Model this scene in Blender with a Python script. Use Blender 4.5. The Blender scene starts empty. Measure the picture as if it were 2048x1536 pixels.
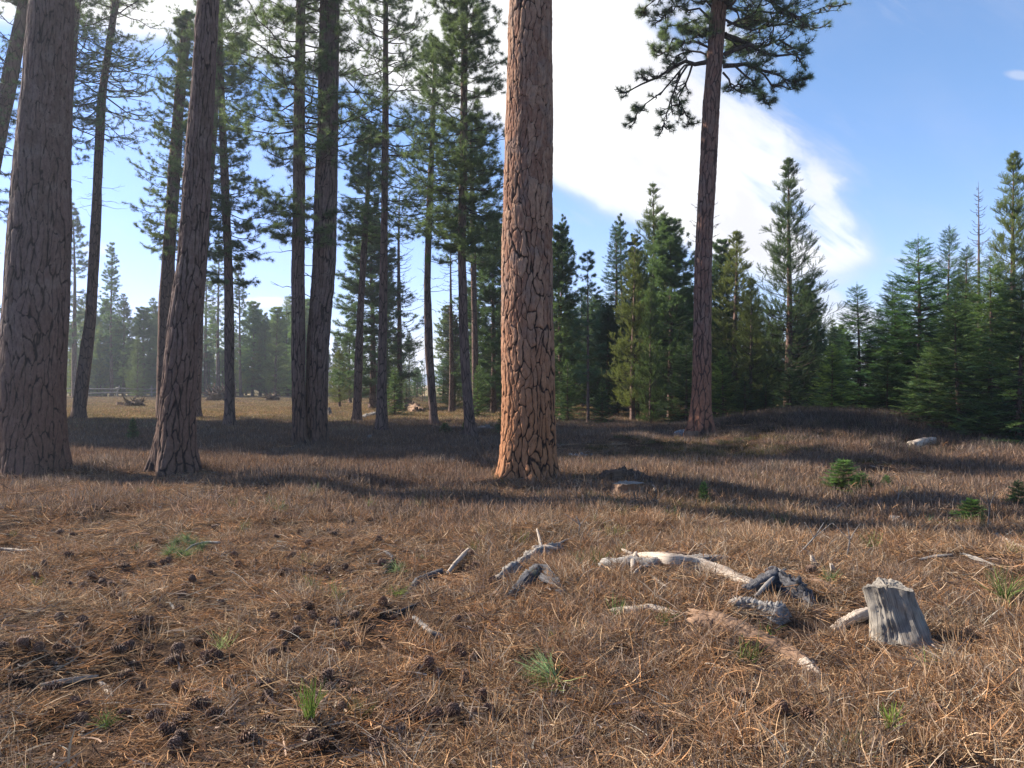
import bpy, math, random
import numpy as np
from mathutils import Vector

# ------------------------------------------------------------------ camera
SC = bpy.context.scene
COL = SC.collection
F = 1547.0                      # focal length in photo pixels (photo is 2048 wide)
EYE = 1.5
R = math.radians
cam = bpy.data.objects.new("camera", bpy.data.cameras.new("camera"))
COL.objects.link(cam)
cam.location = (0, 0, EYE)
cam.rotation_euler = (R(90), 0, 0)
cam.data.sensor_width = 36.0
cam.data.lens = 36.0 * F / 2048.0
cam.data.clip_start = 0.05
cam.data.clip_end = 5000
SC.camera = cam

# ------------------------------------------------------------------ light and exposure
SUN_AZ, SUN_EL = 68.0, 33.0     # degrees left of straight ahead, degrees up
sdir = Vector((-math.sin(R(SUN_AZ)) * math.cos(R(SUN_EL)), math.cos(R(SUN_AZ)) * math.cos(R(SUN_EL)), math.sin(R(SUN_EL))))
sl = bpy.data.lights.new("sun", 'SUN')
sl.energy = 5.0
sl.angle = R(0.5)
sl.color = (1.0, 0.92, 0.80)
sun = bpy.data.objects.new("sun", sl)
COL.objects.link(sun)
sun.rotation_euler = sdir.to_track_quat('Z', 'Y').to_euler()
SC.view_settings.view_transform = 'Standard'
SC.view_settings.look = 'None'
SC.view_settings.gamma = 1.0
SC.view_settings.exposure = 1.42
SC.cycles.max_bounces = 6
SC.cycles.diffuse_bounces = 3
SC.cycles.transmission_bounces = 4
SC.cycles.transparent_max_bounces = 4
SC.cycles.caustics_reflective = False
SC.cycles.caustics_refractive = False


class NT:
    """small helper to wire nodes"""
    def __init__(s, tree):
        s.t = tree
        s.n = tree.nodes
        s.l = tree.links
        for n in list(s.n):
            s.n.remove(n)

    def node(s, kind, **kw):
        n = s.n.new(kind)
        for k, v in kw.items():
            setattr(n, k, v)
        return n

    def put(s, sock, v):
        if hasattr(v, 'is_linked') or isinstance(v, bpy.types.NodeSocket):
            s.l.new(v, sock)
        elif isinstance(v, tuple) and len(v) == 3 and sock.type == 'RGBA':
            sock.default_value = (*v, 1)
        else:
            sock.default_value = v

    def math(s, op, a, b=0.0, c=0.0, clamp=False):
        n = s.node('ShaderNodeMath', operation=op, use_clamp=clamp)
        s.put(n.inputs[0], a); s.put(n.inputs[1], b); s.put(n.inputs[2], c)
        return n.outputs[0]

    def mix(s, f, a, b, mode='MIX'):
        n = s.node('ShaderNodeMix', data_type='RGBA', blend_type=mode)
        s.put(n.inputs[0], f); s.put(n.inputs[6], a); s.put(n.inputs[7], b)
        return n.outputs[2]

    def step(s, x, lo, hi):
        n = s.node('ShaderNodeMapRange', interpolation_type='SMOOTHSTEP')
        s.put(n.inputs[0], x); s.put(n.inputs[1], lo); s.put(n.inputs[2], hi)
        return n.outputs[0]

    def noise(s, vec, scale, detail=4, rough=0.55, dist=0.0):
        n = s.node('ShaderNodeTexNoise')
        if vec is not None:
            s.l.new(vec, n.inputs['Vector'])
        n.inputs['Scale'].default_value = scale
        n.inputs['Detail'].default_value = detail
        n.inputs['Roughness'].default_value = rough
        n.inputs['Distortion'].default_value = dist
        return n.outputs['Fac']

    def xyz(s, x, y, z):
        n = s.node('ShaderNodeCombineXYZ')
        s.put(n.inputs[0], x); s.put(n.inputs[1], y); s.put(n.inputs[2], z)
        return n.outputs[0]

    def attr(s, name, out='Fac'):
        return s.node('ShaderNodeAttribute', attribute_name=name).outputs[out]

    def curve(s, x, pts):
        """float curve through (x, y) pts (any range) -> value"""
        x0, x1 = pts[0][0], pts[-1][0]
        y0 = min(p[1] for p in pts); y1 = max(p[1] for p in pts)
        t = s.math('DIVIDE', s.math('SUBTRACT', x, x0), x1 - x0, clamp=True)
        n = s.node('ShaderNodeFloatCurve')
        c = n.mapping.curves[0]
        q = [((p[0] - x0) / (x1 - x0), (p[1] - y0) / (y1 - y0)) for p in pts]
        c.points[0].location = q[0]; c.points[1].location = q[-1]
        for p in q[1:-1]:
            c.points.new(*p)
        for p in c.points:
            p.handle_type = 'VECTOR'
        n.mapping.update()
        s.l.new(t, n.inputs['Value'])
        return s.math('MULTIPLY_ADD', n.outputs[0], y1 - y0, y0)


# ------------------------------------------------------------------ sky (world)
world = bpy.data.worlds.new("World")
SC.world = world
world.use_nodes = True
w = NT(world.node_tree)
sky = w.node('ShaderNodeTexSky', sky_type='NISHITA')
sky.sun_disc = False
sky.sun_elevation = R(SUN_EL)
sky.sun_rotation = R(360 - SUN_AZ)
sky.air_density = 1.0
sky.dust_density = 0.1
sky.ozone_density = 3.5
tc = w.node('ShaderNodeTexCoord').outputs['Generated']
sp = w.node('ShaderNodeSeparateXYZ'); w.l.new(tc, sp.inputs[0])
yy = w.math('MAXIMUM', sp.outputs[1], 0.02)
U = w.math('DIVIDE', sp.outputs[0], yy)          # direction on the sky, right / forward
V = w.math('DIVIDE', sp.outputs[2], yy)          # up / forward
dom = w.xyz(w.math('MULTIPLY', w.math('ADD', U, w.math('MULTIPLY', V, -0.6)), 1.2), w.math('MULTIPLY', w.math('ADD', V, w.math('MULTIPLY', U, 0.55)), 3.2), 0.0)
n1 = w.math('SUBTRACT', w.noise(dom, 2.1, 7, 0.62, 0.4), 0.5)
n2 = w.math('SUBTRACT', w.noise(w.xyz(U, V, 3.0), 5.0, 5, 0.6, 0.3), 0.5)


def uv(px, py):
    return ((px - 1024) / F, (768 - py) / F)


low = [uv(*p) for p in [(-600, -350), (-200, 60), (120, 70), (420, 120), (700, 205), (860, 250), (1000, 290), (1110, 385), (1200, 440), (1290, 480), (1420, 545), (1560, 600), (1680, 585), (1760, 560), (2100, 540), (2600, 540)]]
top = [uv(*p) for p in [(-600, -2500), (600, -2500), (1000, -1400), (1250, -350), (1350, -60), (1460, 50), (1560, 165), (1610, 280), (1690, 350), (1740, 410), (1775, 520), (1800, 575), (2100, 700), (2600, 760)]]
top = sorted(top)
n3 = w.math('SUBTRACT', w.noise(w.xyz(w.math('MULTIPLY', w.math('SUBTRACT', U, w.math('MULTIPLY', V, 1.1)), 3.0), w.math('MULTIPLY', w.math('ADD', V, w.math('MULTIPLY', U, .7)), 14.0), 1.0), 1.0, 6, 0.6, 0.7), 0.5)
nn = w.math('ADD', w.math('ADD', w.math('MULTIPLY', n1, 0.12), w.math('MULTIPLY', n2, 0.04)), w.math('MULTIPLY', n3, 0.14))
vn = w.math('ADD', V, nn)
ml = w.step(w.math('SUBTRACT', w.math('ADD', V, w.math('MULTIPLY', nn, 0.30)), w.curve(U, low)), -0.012, 0.045)
mt = w.step(w.math('SUBTRACT', w.curve(U, top), w.math('ADD', V, w.math('MULTIPLY', nn, 3.2))), -0.06, 0.20)
big = w.math('MULTIPLY', ml, mt)
dens = w.step(w.math('ADD', n1, w.math('MULTIPLY', big, 0.9)), 0.08, 0.62)
big = w.math('MULTIPLY', big, w.math('MULTIPLY_ADD', dens, 0.35, 0.65))


def blob(px, py, rx, ry, amt):
    cu, cv = uv(px, py)
    a = w.math('DIVIDE', w.math('SUBTRACT', U, cu), rx / F)
    b = w.math('DIVIDE', w.math('SUBTRACT', w.math('ADD', V, w.math('MULTIPLY', nn, 0.12)), cv), ry / F)
    d = w.math('ADD', w.math('MULTIPLY', a, a), w.math('MULTIPLY', b, b))
    m = w.math('SUBTRACT', 1.0, w.step(w.math('ADD', d, w.math('MULTIPLY', n2, 3.0)), 0.2, 1.5))
    return w.math('MULTIPLY', m, amt)


tot = big
for b in [(1700, 640, 90, 34, 0.8), (1650, 600, 45, 26, .6), (545, 605, 60, 14, 0.7), (850, 700, 70, 26, 0.85), (840, 745, 60, 8, .5), (400, 618, 90, 20, .5), (190, 500, 40, 18, .5),
          (1640, 535, 110, 45, .45), (1650, 400, 75, 26, .35), (1900, 520, 160, 14, .3), (2040, 150, 30, 12, .4)]:
    tot = w.math('MAXIMUM', tot, blob(*b))
# thin veil: more of it low and towards the sun
veil = w.math('MULTIPLY', w.step(n1, -0.12, 0.35), 0.16)
veil = w.math('ADD', veil, w.math('MULTIPLY', w.math('MULTIPLY', w.step(V, 0.42, 0.0), w.step(U, 0.3, -0.7)), 0.10))
cir = w.math('MULTIPLY', w.step(w.math('ADD', n3, w.math('MULTIPLY', n1, .6)), .03, .32), .42)
tot = w.math('MAXIMUM', w.math('MAXIMUM', tot, veil), w.math('MULTIPLY', cir, w.step(U, .75, .30)), clamp=True)
skyc = w.mix(1.0, sky.outputs[0], w.mix(w.step(V, 0.02, 0.45), w.mix(w.step(U, .25, -.55), (0.98, 0.93, 1.15), (.72, .69, 1.06)), w.mix(w.step(U, .25, -.55), (0.90, 0.97, 1.05), (.82, .90, 1.10))), 'MULTIPLY')
edge = w.step(tot, 0.15, 0.85)
cloud = w.mix(edge, (3.7, 3.8, 4.4), w.mix(w.step(w.math('ADD', n2, n3), -.22, .12), (4.5, 4.5, 4.8), (5.6, 5.6, 5.6)))
front = w.step(sp.outputs[1], 0.0, 0.15)
res = w.mix(w.math('MULTIPLY', tot, front), skyc, cloud)
bg = w.node('ShaderNodeBackground')
w.l.new(res, bg.inputs[0])
bg.inputs[1].default_value = 0.082
wo = w.node('ShaderNodeOutputWorld')
w.l.new(bg.outputs[0], wo.inputs[0])

# ------------------------------------------------------------------ helpers
rng = np.random.default_rng(7)
rnd = random.Random(11)


def unit(a):
    return a / np.maximum(np.linalg.norm(a, axis=-1, keepdims=True), 1e-9)


_gt = np.random.default_rng(5)
_GW = []
for lam, amp in ((2.6, .035), (1.3, .02), (.62, .012), (.33, .008), (5.5, .05)):
    for k in range(5):
        a = _gt.uniform(0, 2 * math.pi)
        _GW.append((math.cos(a) * 2 * math.pi / lam * _gt.uniform(.7, 1.4), math.sin(a) * 2 * math.pi / lam * _gt.uniform(.7, 1.4), _gt.uniform(0, 6.28), amp * .45))


def gh(x, y):
    """ground height"""
    x = np.asarray(x, float); y = np.asarray(y, float)
    h = np.zeros(np.broadcast(x, y).shape)
    for kx, ky, p, a in _GW:
        h = h + a * np.sin(kx * x + ky * y + p)
    h = h * np.clip(1.4 - y / 60.0, .3, 1)
    h = h + .72 * np.exp(-((x - 8.4) / 3.6) ** 2 - ((y - 20.5) / 3.6) ** 2)
    h = h + .16 * np.exp(-((x - 3.6) / 2.6) ** 2 - ((y - 17.0) / 2.6) ** 2)
    h = h + .10 * np.exp(-((x - 0.3) / 1.0) ** 2 - ((y - 11.4) / 1.0) ** 2)      # litter heaped at the trunks
    h = h + .10 * np.exp(-((x + 6.0) / 1.2) ** 2 - ((y - 13.2) / 1.0) ** 2)
    h = h + .08 * np.exp(-((x + 8.2) / 1.5) ** 2 - ((y - 12.6) / 1.2) ** 2)
    h = h + .10 * np.exp(-((x + 5.0) / 1.3) ** 2 - ((y - 18.4) / 1.2) ** 2)
    h = h + .04 * np.exp(-((x - 1.4) / 1.4) ** 2 - ((y - 5.6) / .9) ** 2)
    return h


def ghf(x, y):
    return float(gh(x, y))


def G(px, py):
    """photo pixel of a point on the ground -> world point"""
    Y = 10.0
    for _ in range(30):
        z = ghf((px - 1024) / F * Y, Y)
        Yn = (EYE - z) * F / max(py - 768, 6.0)
        Y = Y * .5 + Yn * .5
    X = (px - 1024) / F * Y
    return np.array([X, Y, ghf(X, Y)])


def W(px, py, Y):
    return np.array([(px - 1024) / F * Y, Y, EYE + (768 - py) / F * Y])


class MB:
    """collects vertices and faces with numpy and links them as ONE mesh"""
    def __init__(s):
        s.V = []; s.F = []; s.A = {}; s.n = 0; s.M = []

    def add(s, V, Fc, mat=0, **attrs):
        V = np.asarray(V, float).reshape(-1, 3)
        s.V.append(V); s.F.append(np.asarray(Fc, np.int64) + s.n); s.M.append(mat)
        for k in set(list(s.A) + list(attrs)):
            if k not in s.A:
                s.A[k] = [np.zeros(s.n)] if s.n else []
            v = attrs.get(k, 0.0)
            s.A[k].append(np.broadcast_to(np.asarray(v, float), (len(V),)))
        s.n += len(V)

    def mesh(s, name, mats, smooth=True):
        me = bpy.data.meshes.new(name)
        V = np.concatenate(s.V).astype(np.float32)
        me.vertices.add(len(V)); me.vertices.foreach_set('co', V.ravel())
        loops = np.concatenate([f.ravel() for f in s.F]).astype(np.int32)
        tot = np.concatenate([np.full(len(f), f.shape[1]) for f in s.F]).astype(np.int32)
        start = np.concatenate([[0], np.cumsum(tot)[:-1]]).astype(np.int32)
        me.loops.add(len(loops)); me.loops.foreach_set('vertex_index', loops)
        me.polygons.add(len(tot)); me.polygons.foreach_set('loop_start', start); me.polygons.foreach_set('loop_total', tot)
        mi = np.concatenate([np.full(len(f), m) for f, m in zip(s.F, s.M)]).astype(np.int32)
        me.polygons.foreach_set('material_index', mi)
        me.polygons.foreach_set('use_smooth', np.full(len(tot), smooth))
        for k, v in s.A.items():
            a = me.attributes.new(k, 'FLOAT', 'POINT')
            a.data.foreach_set('value', np.concatenate(v).astype(np.float32))
        for m in (mats if isinstance(mats, (list, tuple)) else [mats]):
            me.materials.append(m)
        me.update(calc_edges=True)
        me.validate()
        return me

    def build(s, name, mats, parent=None, smooth=True, loc=None):
        return link(name, s.mesh(name, mats, smooth), parent, loc)


def link(name, me, parent=None, loc=None):
    o = bpy.data.objects.new(name, me)
    COL.objects.link(o)
    if loc is not None:
        o.location = loc
    if parent is not None:
        o.parent = parent
    return o


def tag(o, label=None, cat=None, group=None, kind=None):
    if label: o['label'] = label
    if cat: o['category'] = cat
    if group: o['group'] = group
    if kind: o['kind'] = kind
    return o


def empty(name, loc, label, cat, group=None):
    o = bpy.data.objects.new(name, None)
    o.empty_display_size = .2
    COL.objects.link(o)
    o.location = loc
    return tag(o, label, cat, group)


def copy_tree(o, parent=None):
    c = o.copy(); COL.objects.link(c)
    if parent is not None:
        c.parent = parent
    for ch in o.children:
        copy_tree(ch, c)
    return c


def tubes(P, Rd, ns):
    """P (B,N,3), Rd (B,N) -> many tubes at once (closed by their thin tips)"""
    P = np.asarray(P, float); Rd = np.asarray(Rd, float)
    B, N, _ = P.shape
    T = np.gradient(P, axis=1)
    T = unit(T)
    mean = unit(P[:, -1] - P[:, 0])
    ref = np.where(np.abs(mean[:, 2:3]) > .8, np.array([[1., 0, 0]]), np.array([[0, 0, 1.]]))
    Uv = unit(np.cross(T, ref[:, None, :]))
    Vv = np.cross(T, Uv)
    a = np.arange(ns) / ns * 2 * math.pi
    ca, sa = np.cos(a), np.sin(a)
    V = P[:, :, None, :] + Rd[:, :, None, None] * (Uv[:, :, None, :] * ca[None, None, :, None] + Vv[:, :, None, :] * sa[None, None, :, None])
    idx = np.arange(B * N * ns).reshape(B, N, ns)
    q = np.stack([idx[:, :-1, :], np.roll(idx, -1, 2)[:, :-1, :], np.roll(idx, -1, 2)[:, 1:, :], idx[:, 1:, :]], -1).reshape(-1, 4)
    return V.reshape(-1, 3), q


def frames(ax, roll):
    ax = unit(ax)
    ref = np.where(np.abs(ax[:, 2:3]) > .9, np.array([[1., 0, 0]]), np.array([[0, 0, 1.]]))
    u = unit(np.cross(ref, ax)); v = np.cross(ax, u)
    c, s_ = np.cos(roll)[:, None], np.sin(roll)[:, None]
    return np.stack([u * c + v * s_, -u * s_ + v * c, ax], -1)      # columns: x, y, z(axis)


def scatter(mb, tV, tF, pos, ax, scale, roll=None, mat=0, tint=None, rg=None):
    rg = rg or rng
    B = len(pos)
    if B == 0:
        return
    roll = rg.uniform(0, 6.283, B) if roll is None else roll
    M = frames(np.asarray(ax, float), roll)
    V = np.einsum('bij,mj->bmi', M, tV) * np.asarray(scale, float).reshape(-1, 1, 1) + pos[:, None, :]
    m = len(tV)
    Fc = (tF[None] + (np.arange(B) * m)[:, None, None]).reshape(-1, tF.shape[1])
    t = rg.uniform(0, 1, B) if tint is None else tint
    tv = (t[:, None] * .7 + rg.uniform(0, .3, (B, m // tF.shape[1] if m % tF.shape[1] == 0 else 1)).repeat(tF.shape[1] if m % tF.shape[1] == 0 else m, 1)[:, :m]).ravel()
    mb.add(V.reshape(-1, 3), Fc, mat, tint=tv)


def tuft(n, L, wd, a0, a1, seed, stem=.3, fwd=0.0):
    """bunch of needles round the +Z axis: n thin triangles"""
    g = np.random.default_rng(seed)
    th = np.radians(g.uniform(a0, a1, n)); ph = g.uniform(0, 6.283, n)
    d = np.stack([np.sin(th) * np.cos(ph), np.sin(th) * np.sin(ph), np.cos(th)], -1)
    b = np.zeros((n, 3)); b[:, 2] = -g.uniform(0, stem, n) * L
    side = unit(np.cross(d, g.normal(size=(n, 3))))
    ln = L * g.uniform(.75, 1.1, n)[:, None]
    V = np.stack([b - side * wd / 2, b + side * wd / 2, b + d * ln], 1).reshape(-1, 3)
    return V, np.arange(n * 3).reshape(-1, 3)


def brush(n, L, nl, wd, seed):
    """twig of length L along +Z clothed with n short needles"""
    g = np.random.default_rng(seed)
    t = g.uniform(0, 1, n)
    th = np.radians(g.uniform(28, 62, n) * (1 - .4 * t)); ph = g.uniform(0, 6.283, n)
    d = np.stack([np.sin(th) * np.cos(ph), np.sin(th) * np.sin(ph), np.cos(th)], -1)
    b = np.zeros((n, 3)); b[:, 2] = t * L
    side = unit(np.cross(d, g.normal(size=(n, 3))))
    ln = nl * g.uniform(.7, 1.15, n)[:, None]
    V = np.stack([b - side * wd / 2, b + side * wd / 2, b + d * ln], 1).reshape(-1, 3)
    return V, np.arange(n * 3).reshape(-1, 3)


def spray(L, wd, seed, k=6, sub=3):
    """flat fir spray: axis along +Z, twiglets in the X direction, thin in Y"""
    g = np.random.default_rng(seed)
    tri = []
    def blade(b, d, ln, w_):
        d = d / np.linalg.norm(d)
        s_ = np.cross(d, [0, 1, 0]) + g.normal(size=3) * .35
        s_ = s_ / np.linalg.norm(s_)
        tri.append([b - s_ * w_ / 2, b + s_ * w_ / 2, b + d * ln])
    for i in range(k):
        t = (i + .5) / k
        for sg in (-1, 1):
            b = np.array([0, 0, t * L])
            d = np.array([sg * g.uniform(.7, 1.0), g.normal() * .14, g.uniform(.55, .95)])
            ln = L * (.55 - .38 * t) * g.uniform(.75, 1.2)
            blade(b, d, ln, wd)
            for j in range(sub):
                tt = g.uniform(.2, .8)
                b2 = b + d / np.linalg.norm(d) * ln * tt
                d2 = d + np.array([-sg * g.uniform(-.6, .9), g.normal() * .3, g.uniform(-.2, .8)])
                blade(b2, d2, ln * .42, wd * .8)
    blade(np.array([0, 0, L * .4]), np.array([0, 0, 1.]), L * .7, wd)
    V = np.array(tri).reshape(-1, 3)
    return V, np.arange(len(V)).reshape(-1, 3)


# ------------------------------------------------------------------ materials
def mat(name):
    m = bpy.data.materials.new(name)
    m.use_nodes = True
    return m, NT(m.node_tree)


def finish(n, col, rough=.9, bump=None, bstr=.3, bdist=.01, spec=.2):
    p = n.node('ShaderNodeBsdfPrincipled')
    n.put(p.inputs['Base Color'], col)
    n.put(p.inputs['Roughness'], rough)
    p.inputs['Specular IOR Level'].default_value = spec
    if bump is not None:
        b = n.node('ShaderNodeBump')
        b.inputs['Strength'].default_value = bstr
        b.inputs['Distance'].default_value = bdist
        n.l.new(bump, b.inputs['Height'])
        n.l.new(b.outputs[0], p.inputs['Normal'])
    o = n.node('ShaderNodeOutputMaterial')
    n.l.new(p.outputs[0], o.inputs[0])


def foliage_mat(name, ca, cb, trans=.38, rough=.55):
    m, n = mat(name)
    oi = n.node('ShaderNodeObjectInfo')
    col = n.mix(n.attr('tint'), ca, cb)
    col = n.mix(1.0, col, oi.outputs['Color'], 'MULTIPLY')
    d = n.node('ShaderNodeBsdfPrincipled'); n.l.new(col, d.inputs['Base Color']); d.inputs['Roughness'].default_value = rough
    d.inputs['Specular IOR Level'].default_value = .25
    t = n.node('ShaderNodeBsdfTranslucent')
    n.l.new(n.mix(1.0, col, (1.25, 1.3, .75), 'MULTIPLY'), t.inputs[0])
    mx = n.node('ShaderNodeMixShader'); mx.inputs[0].default_value = trans
    n.l.new(d.outputs[0], mx.inputs[1]); n.l.new(t.outputs[0], mx.inputs[2])
    o = n.node('ShaderNodeOutputMaterial'); n.l.new(mx.outputs[0], o.inputs[0])
    return m


M_PINE = foliage_mat('pine_needles', (.075, .115, .060), (.150, .195, .095), .45)
M_LODGE = foliage_mat('lodgepole_needles', (.055, .085, .040), (.190, .215, .100), .38)
M_FIR = foliage_mat('fir_needles', (.035, .066, .042), (.165, .215, .105), .34)


def bark_near(name, plate_a, plate_b, lowc, crack):
    m, n = mat(name)
    g = n.node('ShaderNodeNewGeometry').outputs['Position']
    cr = n.attr('crack'); ce = n.attr('cell'); hz = n.attr('height')
    mp = n.node('ShaderNodeMapping'); n.l.new(g, mp.inputs[0]); mp.inputs['Scale'].default_value = (1, 1, .4)
    fine = n.noise(mp.outputs[0], 26, 6, .7)
    flake = n.node('ShaderNodeTexVoronoi'); n.l.new(mp.outputs[0], flake.inputs['Vector']); flake.inputs['Scale'].default_value = 22
    base = n.mix(n.step(ce, .25, .75), plate_a, plate_b)
    base = n.mix(n.math('MULTIPLY', n.step(n.noise(g, 3.1, 4, .6), .48, .66), .55), base, (.19, .155, .14))
    base = n.mix(n.step(hz, 3.2, .4), base, lowc)
    base = n.mix(n.math('MULTIPLY', n.step(flake.outputs['Distance'], .1, .75), .45), base, n.mix(.45, base, (.10, .06, .045)))
    base = n.mix(n.step(fine, .25, .75), n.mix(.38, base, (.06, .035, .03)), n.mix(.12, base, (.55, .42, .33)))
    pit = n.math('MULTIPLY', n.step(n.noise(mp.outputs[0], 48, 3, .6), .60, .70), .7)
    base = n.mix(pit, base, (.05, .03, .024))
    base = n.mix(n.math('MULTIPLY', n.step(n.noise(mp.outputs[0], 9, 5, .7), .52, .60), .35), base, n.mix(.5, base, (.12, .07, .05)))
    col = n.mix(n.step(cr, .12, .70), crack, base)
    finish(n, col, .92, n.math('ADD', fine, n.math('MULTIPLY', flake.outputs['Distance'], -.4)), .7, .012, .12)
    return m


M_BARK_C = bark_near('ponderosa_bark_orange', (.26, .118, .070), (.42, .245, .155), (.40, .165, .065), (.028, .017, .014))
M_BARK_L = bark_near('ponderosa_bark_grey', (.080, .054, .052), (.142, .098, .092), (.125, .070, .052), (.026, .019, .019))
M_BARK_R = bark_near('ponderosa_bark_red', (.22, .10, .072), (.29, .16, .12), (.33, .125, .065), (.06, .035, .03))


def bark_far(name, a, b):
    m, n = mat(name)
    g = n.node('ShaderNodeTexCoord').outputs['Object']
    mp = n.node('ShaderNodeMapping'); n.l.new(g, mp.inputs[0]); mp.inputs['Scale'].default_value = (1, 1, .25)
    f1 = n.noise(mp.outputs[0], 14, 5, .7)
    v = n.node('ShaderNodeTexVoronoi', feature='DISTANCE_TO_EDGE'); n.l.new(mp.outputs[0], v.inputs['Vector']); v.inputs['Scale'].default_value = 9
    oi = n.node('ShaderNodeObjectInfo')
    col = n.mix(n.step(f1, .3, .7), a, b)
    col = n.mix(n.step(v.outputs[0], .0, .09), n.mix(.75, col, (.015, .01, .01)), col)
    col = n.mix(1.0, col, oi.outputs['Color'], 'MULTIPLY')
    finish(n, col, .95, n.math('ADD', f1, v.outputs[0]), .6, .02, .1)
    return m


M_BARK = bark_far('pine_bark', (.10, .065, .055), (.20, .13, .105))
M_TWIG = bark_far('twig_bark', (.065, .048, .04), (.11, .085, .07))


def wood_mat(name, a, b, dark, sc=1.0):
    """weathered dead wood; attribute 'along' runs down the grain, 'round' round it"""
    m, n = mat(name)
    vec = n.xyz(n.math('MULTIPLY', n.attr('along'), 3.0 * sc), n.math('MULTIPLY', n.attr('round'), 26.0 * sc), 0.0)
    g1 = n.noise(vec, 1.0, 6, .7, .6)
    pos = n.node('ShaderNodeNewGeometry').outputs['Position']
    g2 = n.noise(pos, 9, 4, .6)
    col = n.mix(n.step(g1, .35, .65), a, b)
    col = n.mix(n.step(g1, .44, .36), col, dark)
    col = n.mix(n.math('MULTIPLY', n.step(g2, .5, .72), .55), col, dark)
    finish(n, col, .85, n.math('ADD', g1, g2), .8, .006, .2)
    return m


M_WOOD_W = wood_mat('bleached_wood', (.30, .24, .19), (.50, .42, .34), (.09, .06, .045))
M_WOOD_G = wood_mat('grey_wood', (.15, .135, .125), (.30, .275, .25), (.035, .03, .028))
M_WOOD_D = wood_mat('charred_wood', (.045, .043, .046), (.11, .105, .11), (.012, .011, .012))
M_WOOD_B = wood_mat('brown_wood', (.16, .095, .06), (.27, .17, .11), (.04, .025, .02))


M_ROOTS = wood_mat('root_wood', (.07, .045, .032), (.15, .095, .065), (.02, .014, .012))


M_WOOD_S = wood_mat('lichened_stump_wood', (.16, .14, .122), (.31, .27, .22), (.05, .043, .038), 1.4)


def strand_mat(name, trans=.25):
    m, n = mat(name)
    c = n.attr('col', 'Color')
    oi = n.node('ShaderNodeObjectInfo')
    rv = n.math('MULTIPLY_ADD', oi.outputs['Random'], .5, .75)
    c = n.mix(1.0, c, n.xyz(rv, rv, rv), 'MULTIPLY')
    c = n.mix(1.0, c, n.mix(n.math('FRACT', n.math('MULTIPLY', oi.outputs['Random'], 7.31)), (1.14, .98, .82), (.92, 1.02, 1.06)), 'MULTIPLY')
    d = n.node('ShaderNodeBsdfDiffuse'); n.l.new(c, d.inputs[0])
    t = n.node('ShaderNodeBsdfTranslucent'); n.l.new(c, t.inputs[0])
    mx = n.node('ShaderNodeMixShader'); mx.inputs[0].default_value = trans
    n.l.new(d.outputs[0], mx.inputs[1]); n.l.new(t.outputs[0], mx.inputs[2])
    o = n.node('ShaderNodeOutputMaterial'); n.l.new(mx.outputs[0], o.inputs[0])
    return m


M_STRAND = strand_mat('dry_strands')


def ground_mat():
    m, n = mat('forest_floor')
    g = n.node('ShaderNodeNewGeometry').outputs['Position']
    sp_ = n.node('ShaderNodeSeparateXYZ'); n.l.new(g, sp_.inputs[0])
    big_ = n.noise(g, .35, 4, .6, .4)
    mid = n.noise(g, 2.2, 5, .65, .3)
    fine = n.noise(g, 34, 6, .75)
    st = n.node('ShaderNodeMapping'); n.l.new(g, st.inputs[0]); st.inputs['Scale'].default_value = (60, 9, 1); st.inputs['Rotation'].default_value = (0, 0, .6)
    s1 = n.noise(st.outputs[0], 1.2, 4, .7, 1.2)
    st2 = n.node('ShaderNodeMapping'); n.l.new(g, st2.inputs[0]); st2.inputs['Scale'].default_value = (9, 60, 1); st2.inputs['Rotation'].default_value = (0, 0, .3)
    s2 = n.noise(st2.outputs[0], 1.2, 4, .7, 1.2)
    strands = n.math('MAXIMUM', s1, s2)
    a = n.mix(n.step(strands, .45, .70), (.050, .030, .022), (.21, .125, .070))
    a = n.mix(n.step(fine, .35, .7), n.mix(.5, a, (.03, .02, .016)), a)
    a = n.mix(n.math('MULTIPLY', n.step(mid, .5, .7), .5), a, (.12, .085, .06))
    # short green-yellow sward further off, patchy
    gr = n.mix(n.step(fine, .3, .7), (.12, .11, .04), (.26, .20, .09))
    br = n.mix(n.step(fine, .3, .7), (.14, .09, .055), (.28, .19, .115))
    far = n.mix(n.step(n.math('ADD', big_, n.math('MULTIPLY', mid, .25)), .52, .72), br, gr)
    col = n.mix(n.step(sp_.outputs[1], 18, 27), a, far)
    finish(n, col, 1.0, n.math('ADD', strands, fine), .9, .03, .05)
    return m


M_GROUND = ground_mat()

# ------------------------------------------------------------------ ground and hills
def ground():
    mb = MB()
    def grid(xs, ys):
        Xg, Yg = np.meshgrid(xs, ys)
        Z = gh(Xg, Yg)
        nx, ny = len(xs), len(ys)
        idx = np.arange(nx * ny).reshape(ny, nx)
        q = np.stack([idx[:-1, :-1], idx[:-1, 1:], idx[1:, 1:], idx[1:, :-1]], -1).reshape(-1, 4)
        mb.add(np.stack([Xg, Yg, Z], -1), q)
    xs = np.concatenate([-np.geomspace(1100, 26, 24), np.linspace(-25, 25, 330), np.geomspace(26, 1100, 24)])
    ys = np.concatenate([-np.geomspace(400, 6, 12), np.linspace(-5, 26, 260), np.geomspace(26.4, 1050, 90)])
    grid(xs, ys)
    o = mb.build('ground', M_GROUND)
    tag(o, kind='structure', label='forest floor of needle litter, dry grass and a meadow beyond', cat='ground')


ground()


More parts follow.
